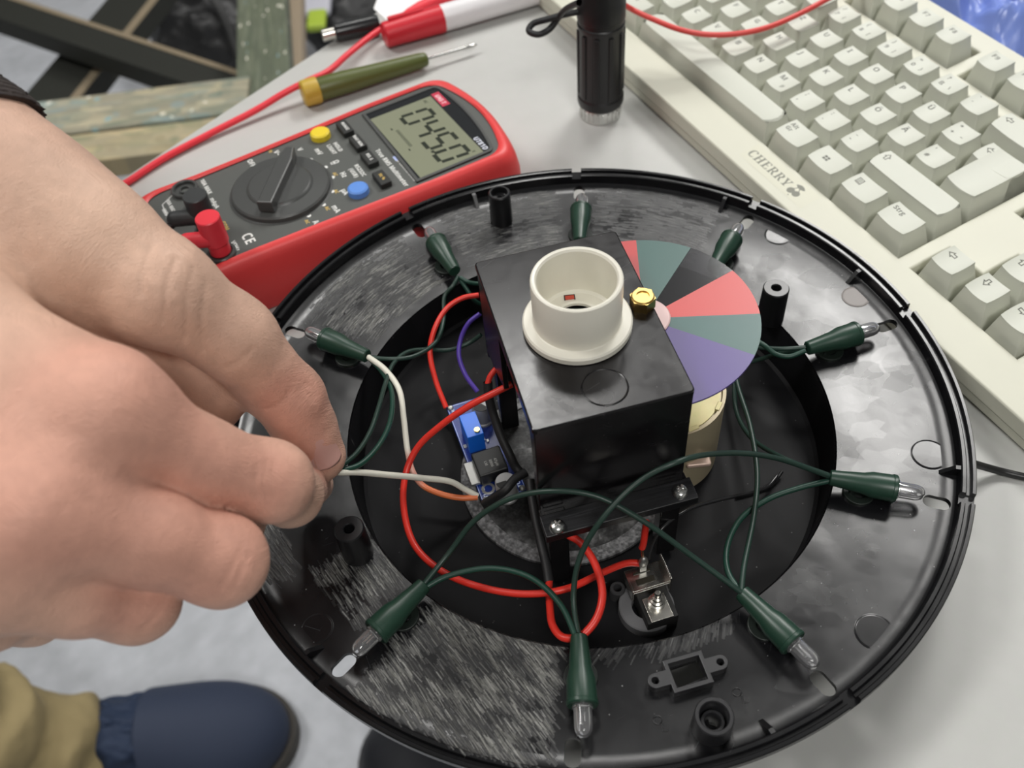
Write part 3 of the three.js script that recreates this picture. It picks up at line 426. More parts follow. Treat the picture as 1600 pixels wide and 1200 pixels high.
wire('thick black sleeve bent over the capacitor of the blue board', [[822, 738, 20], [805, 748, 20], [790, 765, 19], [772, 778, 14], [757, 787, 10]], 1.7, M.rubber);
wire('thin shiny black wire from the spring contact to the right wall', [[1013, 873, 18], [1020, 850, 22], [1035, 825, 26], [1070, 799, 26], [1120, 782, 18], [1175, 770, 10], [1200, 760, 6], [1214, 744, 5]], .7, mat([.02, .02, .021], .25));
wire('stub of black wire on the tray floor beside the green loop', [[1222, 737, 5], [1210, 752, 4.4], [1180, 768, 3.6], [1150, 776, 3.6]], .6, M.blackWire);
wire('black twin power cord leaving the tray to the right', [[1440, 700, 12], [1490, 714, 12], [1520, 724, 9], [1540, 730, 5], [1566, 737, 2], [1600, 745, 1.6], [1680, 758, 1.6], [1820, 776, 1.6], [2050, 780, 1.6], [2350, 720, 1.6]], 1.5, M.blackWire, null, 'cord');
console.log('wires');
// ---------------------------------------------------------------- keyboard: local x along the rows, -z towards the rear, key tops at y = 24
{
  const U = 19.05, yaw = -67.1 * RAD, tilt = 5.15 * RAD, sh = 24 * Math.sin(tilt);
  const back = V3(-Math.sin(yaw), 0, -Math.cos(yaw));
  const t = thing('keyboard', 'cream computer keyboard with grey legends at the right edge', 'keyboard', V3(142, 24 - 24 * Math.cos(tilt), -358.6).addScaledVector(back, sh));
  t.rotation.y = yaw; const kpart = (n, g, m, p) => part(n, g.rotateX(tilt), m, p);   // the slope of the case is part of its shape
  const X = (u) => (u - 11) * U, KT = 24, CASE = KT - 6.5, x0 = X(-.75), x1 = X(23.4), zf = 20.5, zb = -138;
  const caseMat = mat([.64, .635, .53], .5), keyGrey = mat([.60, .61, .53], .5);
  const plate = new THREE.Shape(); plate.moveTo(x0, -zf); plate.lineTo(x1, -zf); plate.lineTo(x1, -zb); plate.lineTo(x0, -zb); plate.lineTo(x0, -zf);
  const well = (u0, u1, v0, v1) => { const a = X(u0) - .9, b = X(u1) + .9, c = v0 * U - .9, d = v1 * U + .9; plate.holes.push(new THREE.Path([[a, c], [a, d], [b, d], [b, c]].map(([p, q]) => new THREE.Vector2(p, q)))); };
  well(0, 15, 0, 5); well(0, 1, 5.5, 6.5); well(2, 6, 5.5, 6.5); well(6.5, 10.5, 5.5, 6.5); well(11, 15, 5.5, 6.5); well(15.5, 18.5, 3, 5); well(15.5, 18.5, 5.5, 6.5); well(19, 23, 0, 5);
  { const c = [[15.5, 0], [15.5, 1], [16.5, 1], [16.5, 2], [17.5, 2], [17.5, 1], [18.5, 1], [18.5, 0]], o = [[-.9, -.9], [-.9, .9], [-.9, .9], [-.9, .9], [.9, .9], [.9, .9], [.9, .9], [.9, -.9]]; plate.holes.push(new THREE.Path(c.map(([u, v], i) => new THREE.Vector2(X(u) + o[i][0], v * U + o[i][1])))); }
  kpart('case_top', flatUp(extrude(plate, 9, 1.0, 3), CASE - 9), caseMat, t);
  // lower shell: slanted sides, a seam below the top
  const side = new THREE.Shape([[-zf + .6, CASE - 9.4], [-zf + .6, 3.6], [-zf + 2, 2.1], [-zb - 2, -12.0], [-zb - .6, -10], [-zb - .6, CASE - 9.4]].map(([a, b]) => new THREE.Vector2(a, b)));
  kpart('case_bottom', extrude(side, x1 - x0 - 1.2, .3).rotateY(Math.PI / 2).translate(x0 + .6, 0, 0), caseMat, t);
  kpart('key_bed', move(new THREE.BoxGeometry(x1 - x0 - 6, .6, zf - zb - 8), (x0 + x1) / 2, CASE - 9.2, (zf + zb) / 2), mat([.11, .11, .095], .8), t);
  // legends: one atlas, 146 px per 14 mm
  const CW = 128, [cv, g] = canvas(2048, 2048, '#cdcfc3'); let col = 0, row = 0; g.textBaseline = 'middle';
  const cellOf = (n) => { if (col + n > 16) { col = 0; row++; } const p = [col * CW, row * CW]; col += n; return p; };
  const ink = '#55564c'; const arrow = (cx, cy, a, s = 17) => { g.save(); g.translate(cx, cy); g.rotate(a); g.lineWidth = 4; g.strokeStyle = ink; g.beginPath(); [[-s, 0], [0, -s * .8], [0, -s * .38], [s, -s * .38], [s, s * .38], [0, s * .38], [0, s * .8]].forEach(([x, y], i) => i ? g.lineTo(x, y) : g.moveTo(x, y)); g.closePath(); g.stroke(); g.restore(); };
  function legend(L, px, py) {
    g.fillStyle = ink; const T = (s, x, y, f = 34) => { g.font = `bold ${f}px sans-serif`; g.fillText(s, px + x, py + y); };
    if (!L) return; if (L.a !== undefined) { arrow(px + 36, py + 40, L.a); return; }
    if (L.enter) { g.lineWidth = 4; g.strokeStyle = ink; g.beginPath();[[18, 44], [34, 28], [34, 38], [56, 38], [56, 22], [70, 22], [70, 52], [34, 52], [34, 60]].forEach(([x, y], i) => i ? g.lineTo(px + x, py + y) : g.moveTo(px + x, py + y)); g.closePath(); g.stroke(); return; }
    if (L.win) { for (let i = 0; i < 4; i++) g.fillRect(px + 46 + (i % 2) * 16, py + 48 + (i >> 1) * 14, 13, 11); return; }
    if (L.menu) { g.lineWidth = 4; g.strokeStyle = ink; g.strokeRect(px + 24, py + 30, 26, 30); for (let i = 0; i < 3; i++) g.fillRect(px + 28, py + 36 + i * 8, 18, 4); return; }
    if (L.s) { T(L.s, 16, 36, L.f || 40); } if (L.hi) T(L.hi, 18, 28, 30); if (L.lo) T(L.lo, 18, 76, 32); if (L.r) T(L.r, 70, 76, 28); if (L.w) L.w.split('|').forEach((q, i) => T(q, 14, 34 + i * 30, 30));
  }
  const keys = []; const K = (u, v, w, L, h = 1) => keys.push([u, v, w, L, h]);
  const rowOf = (u, v, s, sym = {}) => [...s].forEach((c, i) => K(u + i, v, 1, sym[c] || { s: c }));
  K(0, 0, 1.25, { w: 'Strg' }); K(1.25, 0, 1.25, { win: 1 }); K(2.5, 0, 1.25, { w: 'Alt' }); K(3.75, 0, 6.25, null); K(10, 0, 1.25, { w: 'Alt|Gr' }); K(11.25, 0, 1.25, { win: 1 }); K(12.5, 0, 1.25, { menu: 1 }); K(13.75, 0, 1.25, { w: 'Strg' });
  K(0, 1, 1.25, { a: Math.PI / 2 }); rowOf(1.25, 1, '<YXCVBNM,.-', { '<': { hi: '>', lo: '<', r: '|' }, ',': { hi: ';', lo: ',' }, '.': { hi: ':', lo: '.' }, '-': { hi: '_', lo: '-' }, M: { s: 'M', r: 'µ' } }); K(12.25, 1, 2.75, { a: Math.PI / 2 });
  K(0, 2, 1.75, { a: -Math.PI / 2 }); rowOf(1.75, 2, 'ASDFGHJKLÖÄ#', { '#': { hi: "'", lo: '#' } });
  K(0, 3, 1.5, { a: Math.PI }); rowOf(1.5, 3, 'QWERTZUIOPÜ+', { '+': { hi: '*', lo: '+', r: '~' } }); K(13.5, 3, 1.5, { enter: 1 }, 'iso');
  rowOf(0, 4, '^1234567890ß´', { '^': { hi: '°', lo: '^' }, 1: { hi: '!', lo: '1' }, 2: { hi: '"', lo: '2', r: '²' }, 3: { hi: '§', lo: '3', r: '³' }, 4: { hi: '$', lo: '4' }, 5: { hi: '%', lo: '5' }, 6: { hi: '&', lo: '6' }, 7: { hi: '/', lo: '7', r: '{' }, 8: { hi: '(', lo: '8', r: '[' }, 9: { hi: ')', lo: '9', r: ']' }, 0: { hi: '=', lo: '0', r: '}' }, 'ß': { hi: '?', lo: 'ß', r: '\\' }, '´': { hi: '`', lo: '´' } }); K(13, 4, 2, { a: 0 });
  K(0, 5.5, 1, { w: 'Esc' }); for (let i = 0; i < 12; i++) K([2, 6.5, 11][i >> 2] + i % 4, 5.5, 1, { s: 'F' + (i + 1), f: 34 });
  [['Druck', 'Rollen', 'Pause'], ['Einfg', 'Pos1', 'Bild'], ['Entf', 'Ende', 'Bild']].forEach((r, j) => r.forEach((w, i) => K(15.5 + i, [5.5, 4, 3][j], 1, { w })));
  K(15.5, 0, 1, { a: 0 }); K(16.5, 0, 1, { a: -Math.PI / 2 }); K(17.5, 0, 1, { a: Math.PI }); K(16.5, 1, 1, { a: Math.PI / 2 });
  [['Num', '÷', '×', '-'], ['7', '8', '9'], ['4', '5', '6'], ['1', '2', '3']].forEach((r, j) => r.forEach((w, i) => K(19 + i, 4 - j, 1, w.length > 1 ? { w } : { s: w }))); K(22, 2, 1, { s: '+' }, 2); K(22, 0, 1, { w: 'Enter' }, 2); K(19, 0, 2, { s: '0' }); K(21, 0, 1, { s: ',' });
  const topMat = mat(0xffffff, .5, { map: tex(cv) }); topMat.map.wrapS = topMat.map.wrapT = THREE.ClampToEdgeWrapping;
  function loftKey(bot, top, yb, yt, space) {                                        // matching outlines -> tapered body; a dished top grid comes separately
    const n = bot.length, P = [], ring = (o, y) => o.map(([x, z]) => [x, y, z]); const rows = [ring(bot, yb), ring(bot, yb + 1.2), ring(top, yt)];
    for (let k = 0; k < rows.length - 1; k++) for (let i = 0; i < n; i++) { const a = rows[k][i], b = rows[k][(i + 1) % n], c = rows[k + 1][(i + 1) % n], d = rows[k + 1][i]; P.push(...a, ...c, ...b, ...a, ...d, ...c); }
    const g2 = new THREE.BufferGeometry(); g2.setAttribute('position', new THREE.BufferAttribute(new Float32Array(P), 3)); g2.computeVertexNormals(); return g2;
  }
  const rect = (w, h, r, cx, cz) => { const o = []; for (const [sx, sz, a0] of [[1, 1, 0], [-1, 1, 90], [-1, -1, 180], [1, -1, 270]]) for (const da of [0, 45, 90]) { const a = (a0 + da) * RAD; o.push([cx + sx * (w / 2 - r) + r * Math.cos(a), cz + sz * (h / 2 - r) + r * Math.sin(a)]); } return o; };
  const rowTop = (v) => v >= 4 ? 2 : v === 3 ? .5 : 0;
  for (const [u, v, w, L, h] of keys) {
    const iso = h === 'iso', hu = iso ? 1 : h, space = w > 6, W0 = w * U - .9, H0 = hu * U - .9, cx = X(u + w / 2), cz = -(v + hu / 2) * U, yt = KT + rowTop(v), yb = CASE - 8.6;
    const W1 = W0 - 5.6, H1 = H0 - (space ? 5.4 : 5.4), tz = cz - .6;
    const parts = [loftKey(rect(W0, H0, .8, cx, cz), rect(W1, H1, 1.5, cx, tz), yb, yt)];
    if (iso) parts.push(loftKey(rect(1.25 * U - .9, 2 * U - .9, .8, X(u + .25 + .625), -(v) * U), rect(1.25 * U - 6.5, 2 * U - 6.3, 1.5, X(u + .25 + .625), -v * U - .6), yb, yt));
    const k = kpart('key', crease(join(...parts), .5), keyGrey, t);
    const cells = Math.max(1, Math.ceil(W1 / 14)), [ax, ay] = cellOf(cells); legend(L, ax, ay);
    const dish = (wd, hd, cx2, cz2, key = true) => {
      const nx = 8, nz = 4, P = [], UV = [], N = [], idx = [];
      for (let j = 0; j <= nz; j++) for (let i = 0; i <= nx; i++) {
        const a = i / nx * 2 - 1, b = j / nz * 2 - 1, rx = Math.min(1, 1 - .06 * b * b * (Math.abs(a) > .99 ? 1 : 0)), x = cx2 + a * wd / 2 * rx, z = cz2 + b * hd / 2 * (1 - .05 * a * a * (Math.abs(b) > .99 ? 1 : 0));
        const y = space ? yt + .5 * (1 - b * b) : yt + .02 - (w < 2.1 ? .75 * (1 - a * a) : .2 * (1 - a * a)) + .75; P.push(x, y - (space ? 0 : .75) + (space ? 0 : .75 * (1 - 0)), z);
        if (key) UV.push((ax + (x - (cx2 - wd / 2)) / 14 * CW + 2) / 2048, 1 - (ay + (z - (cz2 - hd / 2)) / 14 * CW + 2) / 2048); else UV.push((ax + 100) / 2048, 1 - (ay + 110) / 2048);
      }
      for (let j = 0; j < nz; j++) for (let i = 0; i < nx; i++) { const q = j * (nx + 1) + i; idx.push(q, q + nx + 1, q + 1, q + 1, q + nx + 1, q + nx + 2); }
      // skirt down to the body so that no gap shows at the dished rim
      const g3 = new THREE.BufferGeometry(); g3.setAttribute('position', new THREE.BufferAttribute(new Float32Array(P), 3)); g3.setAttribute('uv', new THREE.BufferAttribute(new Float32Array(UV), 2)); g3.setIndex(idx);
      const rim = []; for (let i = 0; i <= nx; i++) rim.push(i); for (let j = 1; j <= nz; j++) rim.push(j * (nx + 1) + nx); for (let i = nx - 1; i >= 0; i--) rim.push(nz * (nx + 1) + i); for (let j = nz - 1; j > 0; j--) rim.push(j * (nx + 1));
      const P2 = [], i2 = []; rim.forEach((q) => { P2.push(P[3 * q], P[3 * q + 1], P[3 * q + 2], P[3 * q] + (P[3 * q] - cx2) * .02, yt - .6, P[3 * q + 2] + (P[3 * q + 2] - cz2) * .02); }); for (let i = 0; i < rim.length; i++) { const a = 2 * i, b = 2 * ((i + 1) % rim.length); i2.push(a, b, a + 1, b, b + 1, a + 1); }
      const g4 = new THREE.BufferGeometry(); g4.setAttribute('position', new THREE.BufferAttribute(new Float32Array(P2), 3)); g4.setAttribute('uv', new THREE.BufferAttribute(new Float32Array(P2.length / 3 * 2).map((_, i) => i % 2 ? 1 - (ay + 110) / 2048 : (ax + 100) / 2048), 2)); g4.setIndex(i2);
      g3.computeVertexNormals(); g4.computeVertexNormals(); return join(g3, g4);
    };
    const tops = [dish(W1, H1, cx, tz)]; if (iso) tops.push(dish(1.25 * U - 6.5, 2 * U - 6.3, X(u + .875), -v * U - .6, false).translate(0, -.01, 0));
    kpart('key_top', join(...tops), topMat, k);
  }
  // maker's name on the front lip
  { const [c2, g2] = canvas(1024, 256, '#d2d1bf'); g2.fillStyle = '#77786c'; g2.font = 'bold 150px serif'; g2.textBaseline = 'middle'; let x = 30; for (const ch of 'CHERRY') { g2.fillText(ch, x, 135); x += g2.measureText(ch).width + 6; } x += 60; const cx = x + 30;
    g2.beginPath(); g2.arc(cx - 30, 170, 42, 0, 6.3); g2.arc(cx + 45, 165, 42, 0, 6.3); g2.fill(); g2.beginPath(); g2.moveTo(cx - 60, 70); g2.quadraticCurveTo(cx, 10, cx + 70, 70); g2.quadraticCurveTo(cx + 10, 120, cx - 60, 70); g2.fill(); g2.strokeStyle = '#77786c'; g2.lineWidth = 10; g2.beginPath(); g2.moveTo(cx - 30, 130); g2.lineTo(cx, 70); g2.lineTo(cx + 45, 130); g2.stroke(); g2.beginPath(); g2.arc(cx + 6, 232, 8, 0, 6.3); g2.fill();
    const a = X(10.05), b = X(12.5), wd = b - a, ht = wd / 4; const pl = new THREE.PlaneGeometry(wd, ht).rotateX(-Math.PI / 2).translate((a + b) / 2, CASE + .05, 9.2); kpart('logo_print', pl, mat(0xffffff, .5, { map: tex(c2) }), t); }
}
console.log('keyboard');
// ---------------------------------------------------------------- multimeter: local x to the right of its face, -z towards its display end, y up; origin under the dial
const FY = 32, MS = 1.037, meterO = at(440, 298, FY); const METER_A = 25.8 * RAD;
const meterAt = (u, v, y) => V3(meterO.x + MS * (u * Math.sin(METER_A) + v * Math.cos(METER_A)), y, meterO.z + MS * (u * Math.cos(METER_A) - v * Math.sin(METER_A)));
{
  const t = thing('multimeter', 'red and grey digital multimeter reading 045.0 beside the tray', 'multimeter', V3(meterO.x, .1, meterO.z)); t.rotation.y = METER_A - Math.PI / 2; t.scale.set(MS, 1, MS);
  const outline = (m, e = 0) => { const s = new THREE.Shape(); const w1 = 35.5 + m, w2 = 32.5 + m, t0 = 100 + m, b0 = -58 - m; s.moveTo(-w2 + 10, b0); s.lineTo(w2 - 10, b0); s.quadraticCurveTo(w2, b0, w2, b0 + 12); s.lineTo(w2 - .5, -30); s.quadraticCurveTo(w2 + .5, 10, w1, 60); s.lineTo(w1, t0 - 11); s.quadraticCurveTo(w1, t0 - 2, w1 - 9, t0); s.quadraticCurveTo(0, t0 + 8, -w1 + 9, t0); s.quadraticCurveTo(-w1, t0 - 2, -w1, t0 - 11); s.lineTo(-w1, 60); s.quadraticCurveTo(-w2 - .5, 10, -w2 + .5, -30); s.lineTo(-w2, b0 + 12); s.quadraticCurveTo(-w2, b0, -w2 + 10, b0); return s; };
  // holster: bulging side, from the table up to a lip round the face
  const prof = [[.5, 0], [3.4, 1.2], [4.6, 6], [5, 14], [4.8, 21], [3.8, 27.5], [2.2, 31.6], [.4, 33.2], [-1.2, 33.4], [-2, 32.6]];
  const rings = prof.map(([m, y]) => outline(m).getPoints(14).map((p) => [p.x, y, -p.y])); const P = [], n = rings[0].length - 1; for (let k = 0; k < rings.length - 1; k++) for (let i = 0; i < n; i++) { const a = rings[k][i], b = rings[k][i + 1], c = rings[k + 1][i + 1], d = rings[k + 1][i]; P.push(...a, ...b, ...c, ...a, ...c, ...d); }
  const hg = new THREE.BufferGeometry(); hg.setAttribute('position', new THREE.BufferAttribute(new Float32Array(P), 3)); const hs = mergeVertices(hg, 1e-3); hs.computeVertexNormals(); part('holster', crease(hs, .9), M.holster, t);
  part('holster_base', flatUp(extrude(outline(1.5), 6, .6), .2), mat([.45, .05, .05], .5), t);
  // face: printed panel
  const S = 12, W = 72, H = 168, [cv, g] = canvas(W * S, H * S, '#525451'); const cx = (u) => (u + W / 2) * S, cy = (v) => (104 - v) * S; g.textAlign = 'center'; g.textBaseline = 'middle';
  const T = (s, u, v, f, c = '#e4e4e0', r = 0) => { g.save(); g.translate(cx(u), cy(v)); g.rotate(r); g.fillStyle = c; g.font = `bold ${f * S}px sans-serif`; g.fillText(s, 0, 0); g.restore(); };
  const dots = (u, v, list) => list.forEach(([s, c], i) => T(s, u, v - i * 3, 2.9, c)); const wht = '#e8e8e4', yel = '#d8b45a', blu = '#6d9be6';
  const mark = (u, v) => { const l = Math.hypot(u, v), k = 23.6 / l; g.fillStyle = wht; g.beginPath(); g.arc(cx(u * k), cy(v * k), 1.0 * S, 0, 6.3); g.fill(); };
  [['OFF', -26.9, -4.5], ['V~', -27, 8.5, 'Hz'], ['V⎓', -22.5, 18.5], ['mV', -16.6, 25.2], ['Ω', -4.6, 29, '⊣⊢'], ['Hz', 6, 28, '%'], ['µA', 17.5, 23.5], ['mA', 26, 15.5], ['A', 29, 4.6]].forEach(([s, u, v, y2], i) => { T(s, u, v, 3.4, wht); if (i === 4) { T('♪', -8, 31, 3, blu); T('➔', -1.6, 31.5, 3, blu); T('Ω', -4.6, 27.2, 2.6, wht); } if (i === 1 || i === 3) T(i === 1 ? 'Hz' : '⎓', u - 3.5, v - 2.2, 2.4, yel); if (i > 4) { T('AC', u - 2.4, v - 3, 2.3, yel); T('⎓', u + 2.8, v - 2.4, 2.4, blu); } mark(u, v); });
  T('HOLD', -14.5, 34.2, 2.9); T('LIGHT', -14.5, 31, 2.9); T('RS232C', 7.6, 35.6, 2.9); T('(USB)', 7.6, 32.4, 2.9);
  T('True RMS Multimeter', 14.2, 48.6, 3.1); T('USB Comms DMM', 18.5, 53.4, 2.5); g.fillStyle = '#b8c4f0'; g.fillRect(cx(7.4), cy(54.7), 3.8 * S, 2.6 * S);
  T('10A MAX', -22.9, -28, 2.9); T('mAµA', -9.4, -28.6, 2.9); T('COM', 8.2, -29.8, 2.9, yel); T('⊣⊢VΩHz', 22, -30.4, 2.8); T('CE', 22, -24, 6.2, '#e6e6e2');
  g.strokeStyle = '#c9c9c6'; g.lineWidth = .5 * S; g.beginPath(); g.moveTo(cx(-26), cy(-43)); g.lineTo(cx(-22), cy(-49)); g.lineTo(cx(10), cy(-51)); g.stroke(); T('10A MAX FUSED', -15, -46, 2.4); T('600V CAT III', -12, -49.4, 2.4);
  // colour grain of the moulded panel
  const face = outline(-1.6); part('face_panel', planarUV(flatUp(extrude(face, 3, .3), FY - 2.9), (x, y, z) => [(x + W / 2) / W, 1 - (104 + z) / H]), mat(0xffffff, .48, { map: tex(cv) }), t);
  // display: frame, tinted window, LCD
  const win = new THREE.Shape(); win.moveTo(-30.5, 54); win.lineTo(31, 53); win.lineTo(31, 90); win.quadraticCurveTo(31, 93, 27, 94); win.quadraticCurveTo(0, 100, -27, 96); win.quadraticCurveTo(-31, 95, -31, 92); win.lineTo(-30.5, 54);
  const fr = new THREE.Shape(win.getPoints(10)); { const inner = new THREE.Path(); inner.moveTo(-29, 55.6); inner.lineTo(-29.4, 91.5); inner.quadraticCurveTo(-29.4, 93.6, -26.6, 94.4); inner.quadraticCurveTo(0, 98.4, 26.4, 92.6); inner.quadraticCurveTo(29.4, 91.8, 29.4, 89.6); inner.lineTo(29.4, 54.6); inner.lineTo(-29, 55.6); fr.holes.push(inner); }
  part('display_frame', flatUp(extrude(fr, 1.1, .25), FY), M.face, t);
  const [cl, gl] = canvas(1024, 768, '#26282a'); { const sx = 1024 / 64, x = (u) => (u + 32) * sx, y = (v) => (100 - v) * sx; gl.fillStyle = '#868974'; gl.fillRect(x(-24.5), y(88.4), 54.5 * sx, 32.6 * sx); gl.save(); gl.fillStyle = '#c8475a'; gl.fillRect(x(-25.5), y(93.4), 12.5 * sx, 4.2 * sx); gl.fillStyle = '#f2d8dc'; gl.font = 'bold 50px sans-serif'; gl.textAlign = 'center'; gl.textBaseline = 'middle'; gl.fillText('UNI-T', x(-19.2), y(91.2)); gl.fillStyle = '#e3e6f2'; gl.font = 'bold 58px sans-serif'; gl.fillText('UT81D', x(22.8), y(90.4)); gl.restore();
    const seg = { 0: 'abcdef', 4: 'fgbc', 5: 'afgcd' }, ink2 = '#33372f', dw = 7.4, dh = 14.5; const digit = (ch, u, v) => { gl.strokeStyle = ink2; gl.lineWidth = 2.1 * sx; gl.lineCap = 'butt'; const sl = 1.4, pt = (a, b) => [x(u + a * dw + b * sl), y(v + b * dh)]; const S2 = { a: [0, 1, 1, 1], g: [0, .5, 1, .5], d: [0, 0, 1, 0], f: [0, 1, 0, .5], b: [1, 1, 1, .5], e: [0, .5, 0, 0], c: [1, .5, 1, 0] }; for (const k of seg[ch]) { const [a, b, c, d] = S2[k], p = pt(a, b), q = pt(c, d); const dx = (q[0] - p[0]) * .09, dy = (q[1] - p[1]) * .09; gl.beginPath(); gl.moveTo(p[0] + dx, p[1] + dy); gl.lineTo(q[0] - dx, q[1] - dy); gl.stroke(); } };
    digit(0, -17.5, 68.5); digit(4, -6, 68.5); digit(5, 5.5, 68.5); digit(0, 17, 68.5); gl.fillStyle = ink2; gl.fillRect(x(14.6), y(70), 1.6 * sx, 1.6 * sx); gl.font = 'bold 36px sans-serif'; gl.fillText('AC', x(-23), y(83.5)); gl.fillText('V', x(25.5), y(84)); for (let i = 0; i < 14; i++) gl.fillRect(x(-9 + i * 1.1), y(63.4), .5 * sx, 1.6 * sx); gl.fillRect(x(-12), y(61.2), 1.6 * sx, .7 * sx); gl.fillRect(x(7), y(61.2), 1.6 * sx, .7 * sx);
  }
  part('display_window', planarUV(flatUp(extrude(win, .5, 0), FY + .05), (x, y, z) => [(x + 32) / 64, 1 - (100 + z) / 48]), mat(0xffffff, .16, { map: tex(cl) }), t);
  // dial and pointer
  const dial = part('dial', move(turned([[0, 4.6], [13.6, 4.4], [14.4, 3.9], [15, 3.2], [21.4, 2.9], [22.2, 2.2], [22.4, .4], [23.4, .2], [23.6, -.5]], 72, .35), 0, FY, 0), M.knob, t);
  { const a = Math.atan2(14.1 + 11.8, -19.6 - 12.9), s = new THREE.Shape(); s.moveTo(-18.5, -3.4); s.lineTo(12, -3.6); s.lineTo(20.5, -1.9); s.lineTo(20.5, 1.9); s.lineTo(12, 3.6); s.lineTo(-18.5, 3.4); s.lineTo(-18.5, -3.4); part('pointer', flatUp(extrude(s, 6, .7), FY + 3.2).rotateY(a), M.knob, dial); }
  // buttons
  part('round_button', move(turned([[0, 3.2], [3.8, 3.1], [4.6, 2.5], [4.8, 1], [4.8, -1]], 36), -26.4, FY + .2, -30.6), mat([.80, .60, .03], .4), t).userData.label = 'yellow button';
  part('round_button', move(turned([[0, 3.2], [3.8, 3.1], [4.6, 2.5], [4.8, 1], [4.8, -1]], 36), 21.6, FY + .2, -28.6), mat([.11, .27, .70], .4), t).userData.label = 'blue button';
  [['RANGE', -23.5, 42.2, wht], ['MAX MIN', -9.5, 42.6, wht], ['REL Δ', 4.6, 42.0, wht], ['Hz %', 21, 40.6, yel]].forEach(([s, u, v, c]) => { const [cb, gb] = canvas(256, 128, '#232422'); gb.fillStyle = c; gb.font = 'bold 52px sans-serif'; gb.textAlign = 'center'; gb.textBaseline = 'middle'; gb.fillText(s, 128, 56); part('key_button', planarUV(box(10.4, 3.6, 5.4, .7, u, FY + 1.2, -v), (x, y, z) => [(x - u) / 10.4 + .5, .5 - (z + v) / 5.4]), mat(0xffffff, .5, { map: tex(cb) }), t); });
  // jacks
  for (const u of [-25.5, -8.5, 8.2, 25]) part('jack', move(turned([[6.2, 0], [6.2, 1.6], [5.8, 2], [5, 2], [4.7, 1.6], [4.7, .4], [2.6, .4], [2.6, 1.2], [1.9, 1.2], [1.7, .2]], 40), u, FY, 37), M.knob, t);
}
// test leads with shrouded plugs
function plugGeo() { return turned([[0, 19.4], [4.9, 19.4], [5.3, 19], [5.4, 6], [4.6, 5], [4.6, 0], [0, 0]], 40); }
{
  const p = meterAt(25, -37, FY + 2.2), t = thing('test_lead', 'red test lead plugged into the multimeter and running along the table edge', 'test lead', p), m = mat([.80, .04, .06], .4), o = p;
  part('plug', plugGeo(), m, t); part('plug_neck', new THREE.CapsuleGeometry(3.6, 9, 6, 16).rotateZ(Math.PI / 2).translate(-7, 9, 2), m, t);
  const path = [meterAt(25, -37, FY + 11).add(V3(-10, 0, 2)), meterAt(24, -64, FY + 6), meterAt(10, -92, 10), meterAt(-34, -96, 3), ...[[150, 314, 2.2], [200, 284, 2.2], [255, 248, 2.4], [330, 208, 3], [400, 172, 5], [445, 145, 8], [478, 128, 10], [512, 112, 9], [545, 84, 6], [590, 49, 5], [636, 23, 6]].map(([a, b, y]) => at(a, b, y))];
  part('cable', tubeOf(path.map((q) => q.clone().sub(o)), 1.9, 200), m, t);
  const h0 = at(632, 25, 6), h1 = at(720, -14, 6), probe = turned([[0, 0], [2.4, 0], [3.4, 4], [4.4, 12], [5, 30], [5, 70], [0, 70]], 28).rotateZ(-Math.PI / 2); const pr = part('probe_handle', probe, m, t); pr.position.copy(h0.sub(o)).multiplyScalar(MM); aimX(pr, h1.sub(at(632, 25, 6)));
}
{
  const p = meterAt(8.2, -37, FY + 2.2), t = thing('test_lead', 'black test lead plugged into the multimeter under the wrist', 'test lead', p);
  part('plug', plugGeo(), mat([.035, .037, .038], .45), t); part('plug_neck', new THREE.CapsuleGeometry(3.6, 9, 6, 16).rotateZ(Math.PI / 2).translate(-7, 9, 2), mat([.035, .037, .038], .45), t);
  const path = [meterAt(8.2, -37, FY + 11).add(V3(-10, 0, 2)), meterAt(8, -64, FY + 4), meterAt(12, -84, 8), meterAt(26, -98, 2.2), meterAt(44, -104, 2.2)]; part('cable', tubeOf(path.map((q) => q.clone().sub(p)), 1.8, 60), M.rubber, t);
}
{ const pts = [[976, 8, 46], [990, 16, 42], [1020, 30, 40], [1065, 47, 38], [1105, 54, 36], [1150, 53, 36], [1195, 44, 37], [1240, 26, 38], [1290, 0, 40], [1340, -30, 40], [1400, -80, 30]].map(([a, b, y]) => at(a, b, y)); const o = pts[0].clone(); solo('red_lead', 'red cable lying across the keyboard behind the torch', 'cable', tubeOf(pts.map((p) => p.sub(o)), 1.45, 140), mat([.72, .07, .06], .42), o); }
console.log('meter');
// ---------------------------------------------------------------- screwdriver, marker, pen, paper, torch
{
  const a = at(487, 143, 8), b = at(667, 92, 6), d = b.clone().sub(a), L = d.length(); const t = thing('screwdriver', 'olive green screwdriver with a yellow end cap lying on the table', 'screwdriver', V3(a.x, a.y, a.z)); aimX(t, d);
  part('handle', turned([[0, 4], [6.3, 4], [6.6, 5], [6.4, 20], [5.6, 34], [4.4, L - 4], [3.9, L - 1], [3.2, L], [0, L]], 36).rotateZ(-Math.PI / 2), mat([.085, .105, .022], .42), t);
  part('end_cap', turned([[0, -5.5], [6.4, -5.5], [7.3, -4.6], [7.5, 3], [7.2, 4], [5.4, 4.2], [0, 4.2]], 36).rotateZ(-Math.PI / 2), mat([.50, .34, .04], .45), t);
  part('shaft', turned([[1, L - 2], [1, L + 22], [1.3, L + 24], [1.2, L + 30], [.2, L + 32]], 16).rotateZ(-Math.PI / 2), M.steel, t);
}
